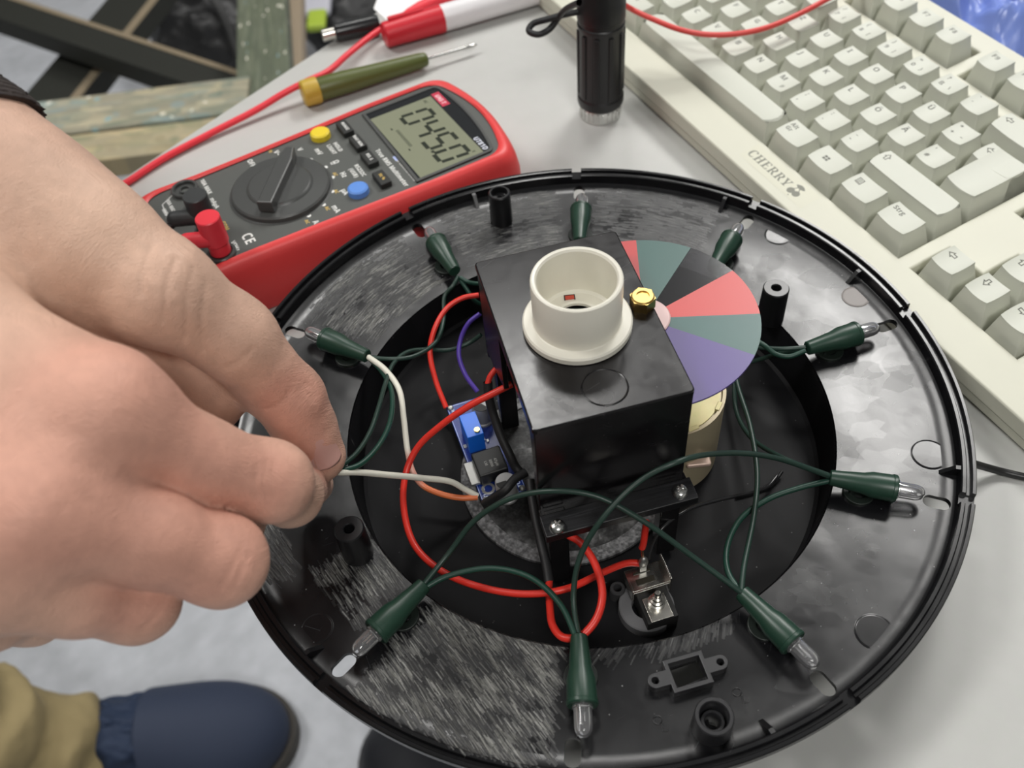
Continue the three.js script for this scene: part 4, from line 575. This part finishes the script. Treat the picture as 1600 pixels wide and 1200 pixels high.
{
  const a = at(600, 55, 8.6), b = at(690, 29, 8.6), d = b.clone().sub(a), L = d.length(), t = thing('marker_pen', 'white whiteboard marker with a red cap at the table edge', 'marker', a); aimX(t, d);
  part('cap', turned([[0, 0], [6.8, 0], [7.4, .8], [8.3, L - 1], [8.3, L], [0, L]], 36).rotateZ(-Math.PI / 2), mat([.62, .02, .035], .35), t);
  part('cap_clip', box(L * .6, 2.4, 3.2, .6, L * .42, 7.8, -2), mat([.62, .02, .035], .35), t);
  const [cv, g] = canvas(512, 128, '#e9e8ea'); g.fillStyle = '#8fa0d8'; g.fillRect(40, 20, 60, 26); g.fillStyle = '#b9c2dd'; g.fillRect(120, 10, 40, 90); g.fillStyle = '#d9d27a'; g.fillRect(330, 16, 36, 40);
  part('barrel', turned([[0, L], [7.6, L], [7.9, L + 1], [7.9, L + 78], [7, L + 82], [0, L + 82]], 36).rotateZ(-Math.PI / 2), mat(0xffffff, .35, { map: tex(cv) }), t);
}
{
  const a = at(503, 56, 6), b = at(592, 36, 6), d = b.clone().sub(a), L = d.length(), t = thing('pen', 'short black pen with a silver tip overhanging the table edge', 'pen', a); aimX(t, d);
  part('barrel', turned([[0, 8], [4.6, 8], [5.4, 9], [5.6, L - 3], [5, L], [0, L]], 32).rotateZ(-Math.PI / 2), mat([.012, .013, .014], .25), t);
  part('tip', turned([[0, 0], [3.2, 0], [3.7, .6], [3.7, 8.2], [0, 8.2]], 28).rotateZ(-Math.PI / 2), M.nickel, t);
}
{ const q = [[584, 14], [604, 32], [668, 22], [800, 2], [790, -70], [610, -60]].map(([a, b]) => at(a, b, .3)), o = q[0].clone(); const s = new THREE.Shape(q.map((p) => new THREE.Vector2(p.x - o.x, -(p.z - o.z)))); solo('paper_sheet', 'bright white paper sheet under the red capped marker', 'paper', flatUp(extrude(s, .25, 0), 0), mat([.86, .86, .86], .7), o); }
{
  const c = at(938, 178, 0), t = thing('torch', 'black ribbed torch standing upright on its silver rim', 'torch', V3(c.x, .1, c.z));
  part('bezel', turned([[0, 0], [10.4, 0], [10.9, .4], [10.9, 7], [10.2, 8], [0, 8]], 48), M.steel, t);
  part('bezel_teeth', join(...[...Array(24)].map((_, i) => box(.8, 5.4, 1.1, .2, 11, 3.8, 0).rotateY(i * Math.PI / 12))), M.steel, t);
  part('body', turned([[10.4, 7.6], [12, 8.4], [12.4, 9.6], [12.4, 13], [11.8, 14], [11.7, 52], [12.1, 53], [12.1, 54.4], [11.6, 55], [11.6, 57], [12.2, 57.6], [12.2, 66], [11.4, 68], [11.2, 92], [10, 94], [0, 94]], 48), mat([.010, .010, .011], .42), t);
  for (let i = 0; i < 10; i++) part('grip_rib', box(.9, 36, 2.6, .4, 11.9, 33, 0).rotateY(i * Math.PI / 5), mat([.013, .013, .014], .5), t);
  const o = V3(c.x, .1, c.z), st = [[905, 4, 82], [885, 14, 70], [872, 28, 60], [858, 46, 55], [840, 54, 54], [826, 48, 55], [832, 38, 57], [856, 30, 60], [885, 22, 62], [906, 18, 62]].map(([a, b, y]) => at(a, b, y).sub(o));
  part('wrist_strap', tubeOf(st, 1.6, 120, 8), M.rubber, t);
}
// crumpled blue plastic bag behind the keyboard
{
  const back = V3(.921, 0, -.389), O = at(1530, 45, 24).addScaledVector(back, 105), n = 120, P = [], idx = [], ridge = (x) => 1 - Math.abs(2 * x - 1);
  const h = (x, z) => { const w = fbm(x * .014 + 3, z * .014, 2, 2) * 46; const r1 = ridge(noise3((x + w) * .03, (z - w) * .045, 4)), r2 = ridge(noise3((x - w) * .07, (z + x * .5) * .06, 9)), r3 = ridge(noise3(x * .16, z * .13 + x * .08, 12)); return 12 + 44 * r1 * r1 + 22 * r2 * r2 + 7 * r3; };
  for (let j = 0; j <= n; j++) for (let i = 0; i <= n; i++) { const x = (i / n - .5) * 200, z = (j / n - .5) * 300, e = 1 - Math.max(Math.abs(x) / 101, Math.abs(z) / 151) ** 6; P.push(x, Math.max(.4, h(x, z) * Math.sqrt(Math.max(e, 0))), z); }
  for (let j = 0; j < n; j++) for (let i = 0; i < n; i++) { const q = j * (n + 1) + i; idx.push(q, q + n + 1, q + 1, q + 1, q + n + 1, q + n + 2); }
  const g = new THREE.BufferGeometry(); g.setAttribute('position', new THREE.BufferAttribute(new Float32Array(P), 3)); g.setIndex(idx); g.computeVertexNormals(); const m = solo('plastic_bag', 'crumpled periwinkle blue plastic bag behind the keyboard', 'bag', g, mat([.20, .28, .66], .28, { side: THREE.DoubleSide }), V3(O.x, .1, O.z)); m.rotation.y = -67.1 * RAD + Math.PI / 2;
}
console.log('small things');
// ---------------------------------------------------------------- on the floor: paint-spattered wooden trestle, two bags
{
  const Y0 = -330, A = at(80, 156, Y0), Bp = at(390, 118, Y0), Cn = at(170, 246, Y0), ex = Bp.clone().sub(A).setY(0).normalize(), ez = V3(-ex.z, 0, ex.x); if (ez.z < 0) ez.negate();
  const wid = Cn.clone().sub(A).dot(ez), len = 620, t = thing('wooden_trestle', 'paint spattered olive wooden trestle with crossed braces beyond the table', 'trestle', V3(Bp.x, FLOOR, Bp.z)); t.rotation.y = Math.atan2(-ex.z, ex.x);
  const top = Y0 - FLOOR;
  const paint = (base, seed0, spots) => { const [c, g] = canvas(512, 256, base); for (let i = 0; i < 700; i++) { const k = Math.floor(rnd() * spots.length); g.globalAlpha = rr(.05, .5); g.fillStyle = spots[k]; g.beginPath(); g.ellipse(rr(0, 512), rr(0, 256), rr(3, 40), rr(2, 11), rr(-.2, .2), 0, 6.3); g.fill(); } g.globalAlpha = .9; for (let i = 0; i < 40; i++) { g.fillStyle = rnd() < .7 ? '#e6e2d4' : '#7fa0a8'; g.beginPath(); g.ellipse(rr(0, 512), rr(0, 256), rr(1, 7), rr(1, 5), rr(0, 3), 0, 6.3); g.fill(); } return tex(c); };
  const top1 = mat(0xffffff, .7, { map: paint('#8e8a78', 1, ['#6f7868', '#b3a88a', '#9c9584', '#5f7068', '#c2b799', '#7a959b']) }), top2 = mat(0xffffff, .7, { map: paint('#a0967c', 2, ['#b8a983', '#6f7a60', '#c4b088', '#8c8468']) }), dark = mat([.012, .013, .009], .7), olive = mat(0xffffff, .6, { map: paint('#565c4c', 3, ['#4b5344', '#666c5a', '#5a604e', '#7a7f6c']) }), tan = mat([.22, .175, .115], .7);
  const uvp = (x, y, z) => [x / 400, z / 200];
  part('plank', planarUV(box(len, 26, wid * .56, 2, -len / 2, top - 13, wid * .28), uvp), top1, t);
  part('plank', planarUV(box(len, 26, wid * .42, 2, -len / 2, top - 15, wid * .79), uvp), top2, t);
  const bar = (name, p, q, w, h, m, edge) => { const d = q.clone().sub(p), L = d.length(); const o = new THREE.Group(); const mm = part(name, box(L, h, w, 1.5, L / 2, -h / 2, 0), m, t); mm.position.copy(toT(p)).multiplyScalar(MM); aimX(mm, d.clone().applyAxisAngle(V3(0, 1, 0), -t.rotation.y)); if (edge) part('worn_edge', box(L, 2, w * .16, .5, L / 2, .3, edge * w * .42), tan, mm); return mm; };
  const toT = (p) => p.clone().sub(V3(Bp.x, FLOOR, Bp.z)).applyAxisAngle(V3(0, 1, 0), -t.rotation.y);
  bar('brace', at(-60, -12, -420), at(372, 134, -420), 56, 32, dark, -1); bar('brace', at(255, -60, -470), at(55, 182, -470), 92, 34, dark, -1);
  bar('post', at(412, 150, -336), at(405, -120, -336), 66, 30, olive); bar('post', at(452, 130, -380), at(452, -120, -380), 34, 30, mat([.34, .27, .19], .7));
  for (const [x, z] of [[-30, 40], [-len + 40, 40], [-30, wid - 30], [-len + 40, wid - 30]]) part('leg', box(40, top - 30, 40, 2, x, (top - 30) / 2, z), dark, t);
}
function blob(list, k) { const f = list.map(([x, y, z, a, b, c]) => (X, Y, Z) => { const p = (X - x) / a, q = (Y - y) / b, r = (Z - z) / c, l = Math.sqrt(p * p + q * q + r * r); return (l - 1) * Math.min(a, b, c); }); return (x, y, z) => { let d = 1e3; for (const s of f) d = smin(d, s(x, y, z), k); return d; }; }
{
  const c = at(318, 40, FLOOR + 90), f0 = blob([[0, 70, 0, 100, 80, 90], [-50, 100, -60, 60, 90, 90], [30, 60, -40, 80, 60, 90], [-20, 150, -60, 60, 60, 70]], 40);
  const f = (x, y, z) => Math.max(f0(x, y, z) + (fbm(x * .02, y * .02, z * .03, 3) - .5) * 26, 1 - y);
  const t = thing('black_bag', 'slumped black bag on the floor behind the trestle braces', 'bag', V3(c.x, FLOOR, c.z)); part('body', surface(f, V3(-170, -8, -190), V3(170, 240, 130), 7), mat([.014, .014, .015], .5), t);
  part('strap', tubeOf([V3(-90, 120, 60), V3(-60, 190, 30), V3(0, 215, 0), V3(50, 150, 40), V3(70, 60, 80)], 9, 60, 8), mat([.05, .05, .05], .5), t);
}
{
  const c = at(560, 20, FLOOR + 60), f0 = blob([[20, 60, 0, 120, 70, 100], [90, 90, -60, 110, 90, 100], [-40, 60, 30, 70, 60, 60]], 40), f = (x, y, z) => Math.max(f0(x, y, z) + (fbm(x * .02 + 5, y * .02, z * .03, 3) - .5) * 20, 1 - y);
  const t = thing('black_rucksack', 'black rucksack with lime green and silver patches behind the table edge', 'bag', V3(c.x, FLOOR, c.z)); part('body', surface(f, V3(-190, -8, -200), V3(230, 210, 140), 7), mat([.012, .012, .013], .5), t);
  const p = at(495, 32, FLOOR + 150).sub(V3(c.x, FLOOR, c.z)); part('lime_tab', box(34, 14, 60, 5, p.x, p.y, p.z).rotateY(0), mat([.36, .48, .05], .5), t); part('silver_patch', box(70, 14, 110, 6, p.x - 12, p.y - 4, p.z - 84), mat([.50, .50, .56], .4), t);
}
// ---------------------------------------------------------------- shoes and trouser leg
function shoeField(p0, dir, len, wid) {                                              // toe at p0, dir from toe to heel
  const ex = dir.clone().setY(0).normalize(), ez = V3(-ex.z, 0, ex.x);
  const body = blob([[len * .2, 30, 0, len * .24, 46, wid * .5], [len * .42, 42, 0, len * .26, 56, wid * .47], [len * .68, 55, 0, len * .26, 70, wid * .40], [len * .84, 60, 0, len * .15, 76, wid * .36]], 40);
  return { ex, ez, local: (x, y, z) => { const dx = x - p0.x, dz = z - p0.z; return [dx * ex.x + dz * ex.z, y - FLOOR, dx * ez.x + dz * ez.z]; }, body };
}
function shoe(parent, toe, dir, len, wid, upperMat, soleMat, quarterMat) {
  const F = shoeField(toe, dir, len, wid), o = parent.position.clone().divideScalar(MM);
  const lo = V3(Math.min(toe.x, toe.x + F.ex.x * len) - wid, FLOOR - 4, Math.min(toe.z, toe.z + F.ex.z * len) - wid), hi = V3(Math.max(toe.x, toe.x + F.ex.x * len) + wid, FLOOR + 150, Math.max(toe.z, toe.z + F.ex.z * len) + wid);
  const up = (x, y, z) => { const [a, b, c] = F.local(x, y, z); return Math.max(F.body(a, b, c), 12 - b, a - len * .45); };
  const qu = (x, y, z) => { const [a, b, c] = F.local(x, y, z); const fold = (fbm(a * .035, b * .03, c * .09, 3) - .5) * 14; return Math.max(F.body(a, b, c) + 2.5 + fold, 12 - b, len * .42 - a); };
  const so = (x, y, z) => { const [a, b, c] = F.local(x, y, z); return Math.max(F.body(a, Math.max(b, 30), c) - 4, b - 24, 1 - b); };
  const put = (name, f, m) => { const g = surface(f, lo, hi, 3); g.translate(-o.x, -o.y, -o.z); return part(name, g, m, parent); };
  const s = put('shoe_toe', up, upperMat); put('shoe_quarter', qu, quarterMat || upperMat); put('shoe_sole', so, soleMat); return F;
}
{
  const toe = at(602, 1144, FLOOR + 30); const t = thing('black_shoe', 'dark shoe tip on the floor showing below the rim of the tray', 'shoe', V3(toe.x, FLOOR, toe.z)); shoe(t, toe, V3(.62, 0, .8), 285, 108, mat([.008, .009, .013], .6), M.rubber);
}
console.log('floor things');
// ---------------------------------------------------------------- the person: forearm, wristband, pinching hand; trouser leg and blue shoe
{
  const J = (px, py, d) => deep(px, py, d), o = J(100, 600, 240), person = thing('person', 'person with khaki trousers and blue shoe pinching wires between thumb and finger', 'person', o);
  const ch = (...js) => { const f = []; for (let i = 0; i < js.length - 1; i++) f.push(capsule(J(...js[i]), J(...js[i + 1]), js[i][3], js[i + 1][3])); return (x, y, z) => { let d = f[0](x, y, z); for (let i = 1; i < f.length; i++) d = smin(d, f[i](x, y, z), 5); return d; }; };
  const forearm = [ch([-63, 244, 264, 17.6], [-245, 46, 325, 21.5], [-480, -190, 420, 30]), ch([-185, 365, 258, 20], [-400, 170, 330, 26], [-600, -40, 420, 32])];
  const arm = (x, y, z) => smin(forearm[0](x, y, z), forearm[1](x, y, z), 40);
  const palm0 = [ch([-110, 290, 258, 23.5], [-63, 244, 264, 17.6]), ch([-150, 400, 245, 19], [-45, 545, 230, 15.5], [165, 640, 221, 13.2]), ch([-190, 460, 242, 18], [-70, 650, 222, 16], [60, 795, 212, 13.6]), ch([-230, 520, 243, 17], [-130, 750, 220, 15], [-35, 888, 212, 13]), ch([-250, 580, 247, 16], [-180, 820, 226, 14], [-110, 945, 222, 12]),
    ch([-28, 310, 264, 18], [60, 328, 262, 17.5]), ch([120, 440, 276, 14], [-20, 500, 258, 15]), ch([-20, 560, 262, 15], [80, 700, 262, 15]), ch([-120, 640, 256, 15], [20, 840, 255, 14]), ch([60, 500, 280, 16], [200, 555, 292, 15], [325, 612, 302, 11]), ch([-20, 560, 270, 16], [120, 600, 285, 15], [260, 640, 300, 12])];
  const palm = (x, y, z) => { let d = arm(x, y, z); for (const f of palm0) d = smin(d, f(x, y, z), 16); return d; };
  const thumb = ch([34, 318, 263, 18.5], [155, 384, 262, 16.2], [252, 456, 264, 14.8], [365, 527, 277, 11.8], [453, 622, 296, 10.2], [474, 664, 304, 9.4], [499, 712, 310, 8.7]);
  const index = ch([165, 640, 221, 13.2], [308, 718, 240, 10.4], [424, 752, 256, 10.3], [452, 772, 278, 8.8], [488, 757, 328, 7.2]);
  const middle = ch([60, 795, 212, 13.6], [232, 840, 226, 11], [345, 876, 239, 10.9], [352, 850, 264, 9.2], [380, 800, 296, 8]);
  const ring = ch([-35, 888, 212, 13], [115, 922, 224, 10.2], [213, 938, 238, 10], [208, 905, 262, 8.6], [240, 850, 290, 7.6]);
  const little = ch([-110, 945, 222, 12], [-20, 955, 240, 9.6], [52, 952, 258, 8.8], [60, 900, 282, 7.6], [95, 850, 300, 7]);
  const fingers = [[thumb, 14], [index, 9], [middle, 9], [ring, 9], [little, 9]];
  const smoothHand = (x, y, z) => { const p = palm(x, y, z); let d = 1e3; for (const [f, k] of fingers) d = smin(d, smin(p, f(x, y, z), k), 1.6); return d; };
  // find the skin under a point of the photograph, for creases, knuckles and the nail
  const skinAt = (px, py) => { const r = rayOf(px, py).normalize(), q = V3(0, EYE, 0).addScaledVector(r, 150); for (let i = 0; i < 90; i++) { const d = smoothHand(q.x, q.y, q.z); if (d < .05) break; q.addScaledVector(r, d * .8); } return q; };
  const creases = [[[404, 728], [400, 752], [404, 775]], [[418, 722], [413, 748], [418, 778]], [[428, 724], [426, 750], [432, 776]], [[378, 858], [364, 885], [346, 918]], [[386, 868], [376, 895], [362, 924]], [[258, 942], [244, 962], [226, 982]], [[322, 440], [316, 490], [318, 548]], [[300, 420], [292, 470], [290, 530]], [[275, 405], [262, 440], [255, 500]], [[355, 575], [375, 565], [395, 545]], [[412, 640], [436, 632], [452, 612]], [[478, 600], [486, 606], [492, 618]], [[472, 606], [480, 614], [490, 626]], [[240, 380], [225, 420], [222, 460]]].map((l) => { const p = l.map(([a, b]) => skinAt(a, b)), out = []; const c = new THREE.CatmullRomCurve3(p); for (let i = 0; i < 6; i++) out.push(capsule(c.getPoint(i / 6), c.getPoint((i + 1) / 6), 0, 0)); return out; }).flat();
  const tendons = [];
  const hand = (x, y, z) => {
    let d = smoothHand(x, y, z); if (d > 6 || d < -6) return d; let g = 0; for (const c of creases) { const q = c(x, y, z); if (q < 3) g = Math.max(g, Math.exp(-q * q / .8)); }
    return d + g * .42 + (fbm(x * .16, y * .16, z * .16, 3) - .5) * .5;
  };
  const red = [[424, 750, 16], [165, 625, 24], [345, 880, 15], [60, 790, 26], [213, 940, 13], [480, 650, 13], [495, 720, 10], [452, 625, 12], [250, 680, 20]].map(([a, b, r]) => [skinAt(a, b), r]), pale = [[120, 480, 24], [150, 330, 24], [40, 620, 22]].map(([a, b, r]) => [skinAt(a, b), r]);
  const skin = (x, y, z) => { let k = 0, w = 0; for (const [p, r] of red) { const q = (x - p.x) ** 2 + (y - p.y) ** 2 + (z - p.z) ** 2; k += Math.exp(-q / (r * r)); } for (const [p, r] of pale) w += Math.exp(-((x - p.x) ** 2 + (y - p.y) ** 2 + (z - p.z) ** 2) / (r * r)); const m = fbm(x * .09 + 4, y * .09, z * .09, 3) - .5, s = fbm(x * .5, y * .5, z * .5, 2) - .5; k = clamp(k, 0, 1); const l = 1 + m * .22 + s * .16 + w * .05; return [.66 * l, (.42 - .075 * k + .015 * w) * l, (.315 - .055 * k + .01 * w) * l]; };
  const g = surface(hand, V3(-420, 20, -400), V3(-40, 330, -40), 1.25, skin);
  const skinMat = mat(0xffffff, .5, { vertexColors: true, sheen: .15, sheenRoughness: .5, sheenColor: new THREE.Color(1, .75, .65), specularIntensity: .7, bumpScale: .00022, bumpMap: noiseTexture(1024, (u, v) => { const a = wrapNoise(u, v, 60), b = wrapNoise(u, v, 190, 7), w = wrapNoise(u, v, 26, 3), c = Math.abs(wrapNoise(u + w * .02, v, 110, 11) - .5) * 2; const k = .35 + (a - .5) * .5 + (b - .5) * .5 + c * .7; return [k, k, k]; }, false) });
  planarUV(g, (x, y, z) => [x / 42, (y * .6 - z * .8) / 42]); g.translate(-o.x, -o.y, -o.z); const arm1 = part('hand_and_forearm', g, skinMat, person);
  // thumb nail
  {
    const c = skinAt(511, 705), e = .4, grad = (p) => V3(smoothHand(p.x + e, p.y, p.z) - smoothHand(p.x - e, p.y, p.z), smoothHand(p.x, p.y + e, p.z) - smoothHand(p.x, p.y - e, p.z), smoothHand(p.x, p.y, p.z + e) - smoothHand(p.x, p.y, p.z - e)).normalize(), n = grad(c), ax = J(500, 722, 314).sub(J(462, 645, 302)).normalize(); ax.addScaledVector(n, -ax.dot(n)).normalize(); const bi = new THREE.Vector3().crossVectors(n, ax), N = 16, P = [], idx = [];
    for (let lay = 0; lay < 2; lay++) for (let j = 0; j <= N; j++) for (let i = 0; i <= N; i++) { const a = i / N * 2 - 1, b = j / N * 2 - 1, sq = Math.sqrt(1 - .5 * b * b), sr = Math.sqrt(1 - .5 * a * a); const p = c.clone().addScaledVector(bi, a * Math.sqrt(1 - .32 * b * b) * 5.6).addScaledVector(ax, b * Math.sqrt(1 - .3 * a * a) * 6.2); for (let k = 0; k < 6; k++) { const d = smoothHand(p.x, p.y, p.z); p.addScaledVector(grad(p), -d); } p.addScaledVector(grad(p), lay ? -.8 : .12 + .26 * b - .3 * a * a * a * a); P.push(p.x - o.x, p.y - o.y, p.z - o.z); }
    const M1 = (N + 1) * (N + 1); for (let j = 0; j < N; j++) for (let i = 0; i < N; i++) { const q = j * (N + 1) + i; idx.push(q, q + N + 1, q + 1, q + 1, q + N + 1, q + N + 2); idx.push(M1 + q, M1 + q + 1, M1 + q + N + 1, M1 + q + 1, M1 + q + N + 2, M1 + q + N + 1); }
    for (let i = 0; i < N; i++) for (const [a, b] of [[i, i + 1], [N * (N + 1) + i + 1, N * (N + 1) + i], [(i + 1) * (N + 1), i * (N + 1)], [i * (N + 1) + N, (i + 1) * (N + 1) + N]]) idx.push(a, b, M1 + a, b, M1 + b, M1 + a);
    const ng = new THREE.BufferGeometry(); ng.setAttribute('position', new THREE.BufferAttribute(new Float32Array(P), 3)); ng.setIndex(idx); ng.computeVertexNormals(); part('thumbnail', ng, mat([.64, .36, .31], .32, { side: THREE.DoubleSide }), arm1);
  }
  // wristband and sleeve: shells round the forearm
  const w0 = J(-110, 290, 261), axis = camU.clone().addScaledVector(camR, -.35).normalize(), c0 = skinAt(-14, 185).sub(w0).dot(axis) + 15;
  const along = (x, y, z) => (x - w0.x) * axis.x + (y - w0.y) * axis.y + (z - w0.z) * axis.z;
  const band = (x, y, z) => { const s = along(x, y, z) - c0; const a = smoothHand(x, y, z); return Math.max(a - 1.9 - .4 * Math.sin(s * 3.1), Math.abs(s) - 7.5, -a - 2, Math.hypot(x - w0.x, y - w0.y, z - w0.z) - 95); };
  const lo = V3(-260, 60, -330), hi = V3(-70, 260, -140);
  const bandGeo = surface(band, lo, hi, 1.1); bandGeo.translate(-o.x, -o.y, -o.z); part('wristband', bandGeo, mat([.030, .020, .017], .6), person);
  const sleeve = (x, y, z) => { const s = along(x, y, z) - c0; return Math.max(arm(x, y, z) - 5 - (fbm(x * .03, y * .03, z * .03, 3) - .5) * 8, 60 - s, s - 190); };
  const slGeo = surface(sleeve, V3(-520, 0, -560), V3(-60, 420, -100), 4); slGeo.translate(-o.x, -o.y, -o.z); part('sleeve', slGeo, mat([.10, .018, .016], .8), person);
  // foot
  const toe = at(437, 1140, FLOOR + 26), heel = at(60, 1178, FLOOR + 60), F = shoe(person, toe, heel.clone().sub(toe), 290, 112, mat([.020, .030, .060], .75), mat([.035, .030, .024], .6), mat([.010, .022, .055], .75));
  const ankle = at(68, 1172, FLOOR + 95), knee = ankle.clone().add(V3(-190, 330, 40)); const leg = [capsule(ankle.clone().add(V3(12, -10, 0)), ankle.clone().lerp(knee, .25), 58, 66), capsule(ankle.clone().lerp(knee, .25), knee, 66, 86)];
  const trouser = (x, y, z) => { const d = smin(leg[0](x, y, z), leg[1](x, y, z), 30), s = (x - ankle.x) * -.49 + (y - ankle.y) * .86; return Math.max(d + Math.sin(s * .085 + fbm(x * .012, y * .012, z * .012, 2) * 9) * 5.5 + (fbm(x * .03, y * .03, z * .03, 3) - .5) * 12, -1e3); };
  const tg = surface(trouser, ankle.clone().add(V3(-300, -90, -120)), ankle.clone().add(V3(110, 430, 170)), 5); tg.translate(-o.x, -o.y, -o.z); part('trouser_leg', tg, mat([.30, .235, .115], .85), person);
  { const p = at(142, 1152, FLOOR + 92), [c, gg] = canvas(128, 64, '#0c1c38'); gg.fillStyle = '#c9ccd0'; gg.fillRect(30, 14, 10, 36); gg.fillRect(52, 22, 9, 26); gg.fillRect(72, 12, 9, 38); gg.fillRect(92, 24, 10, 24); const q = new THREE.PlaneGeometry(24, 12).rotateX(-Math.PI / 2).rotateY(-1.2).translate(p.x - o.x, p.y - o.y + 8, p.z - o.z); part('shoe_print', q, mat(0xffffff, .6, { map: tex(c) }), person); }
}
console.log('person');
renderer.render(scene, camera);
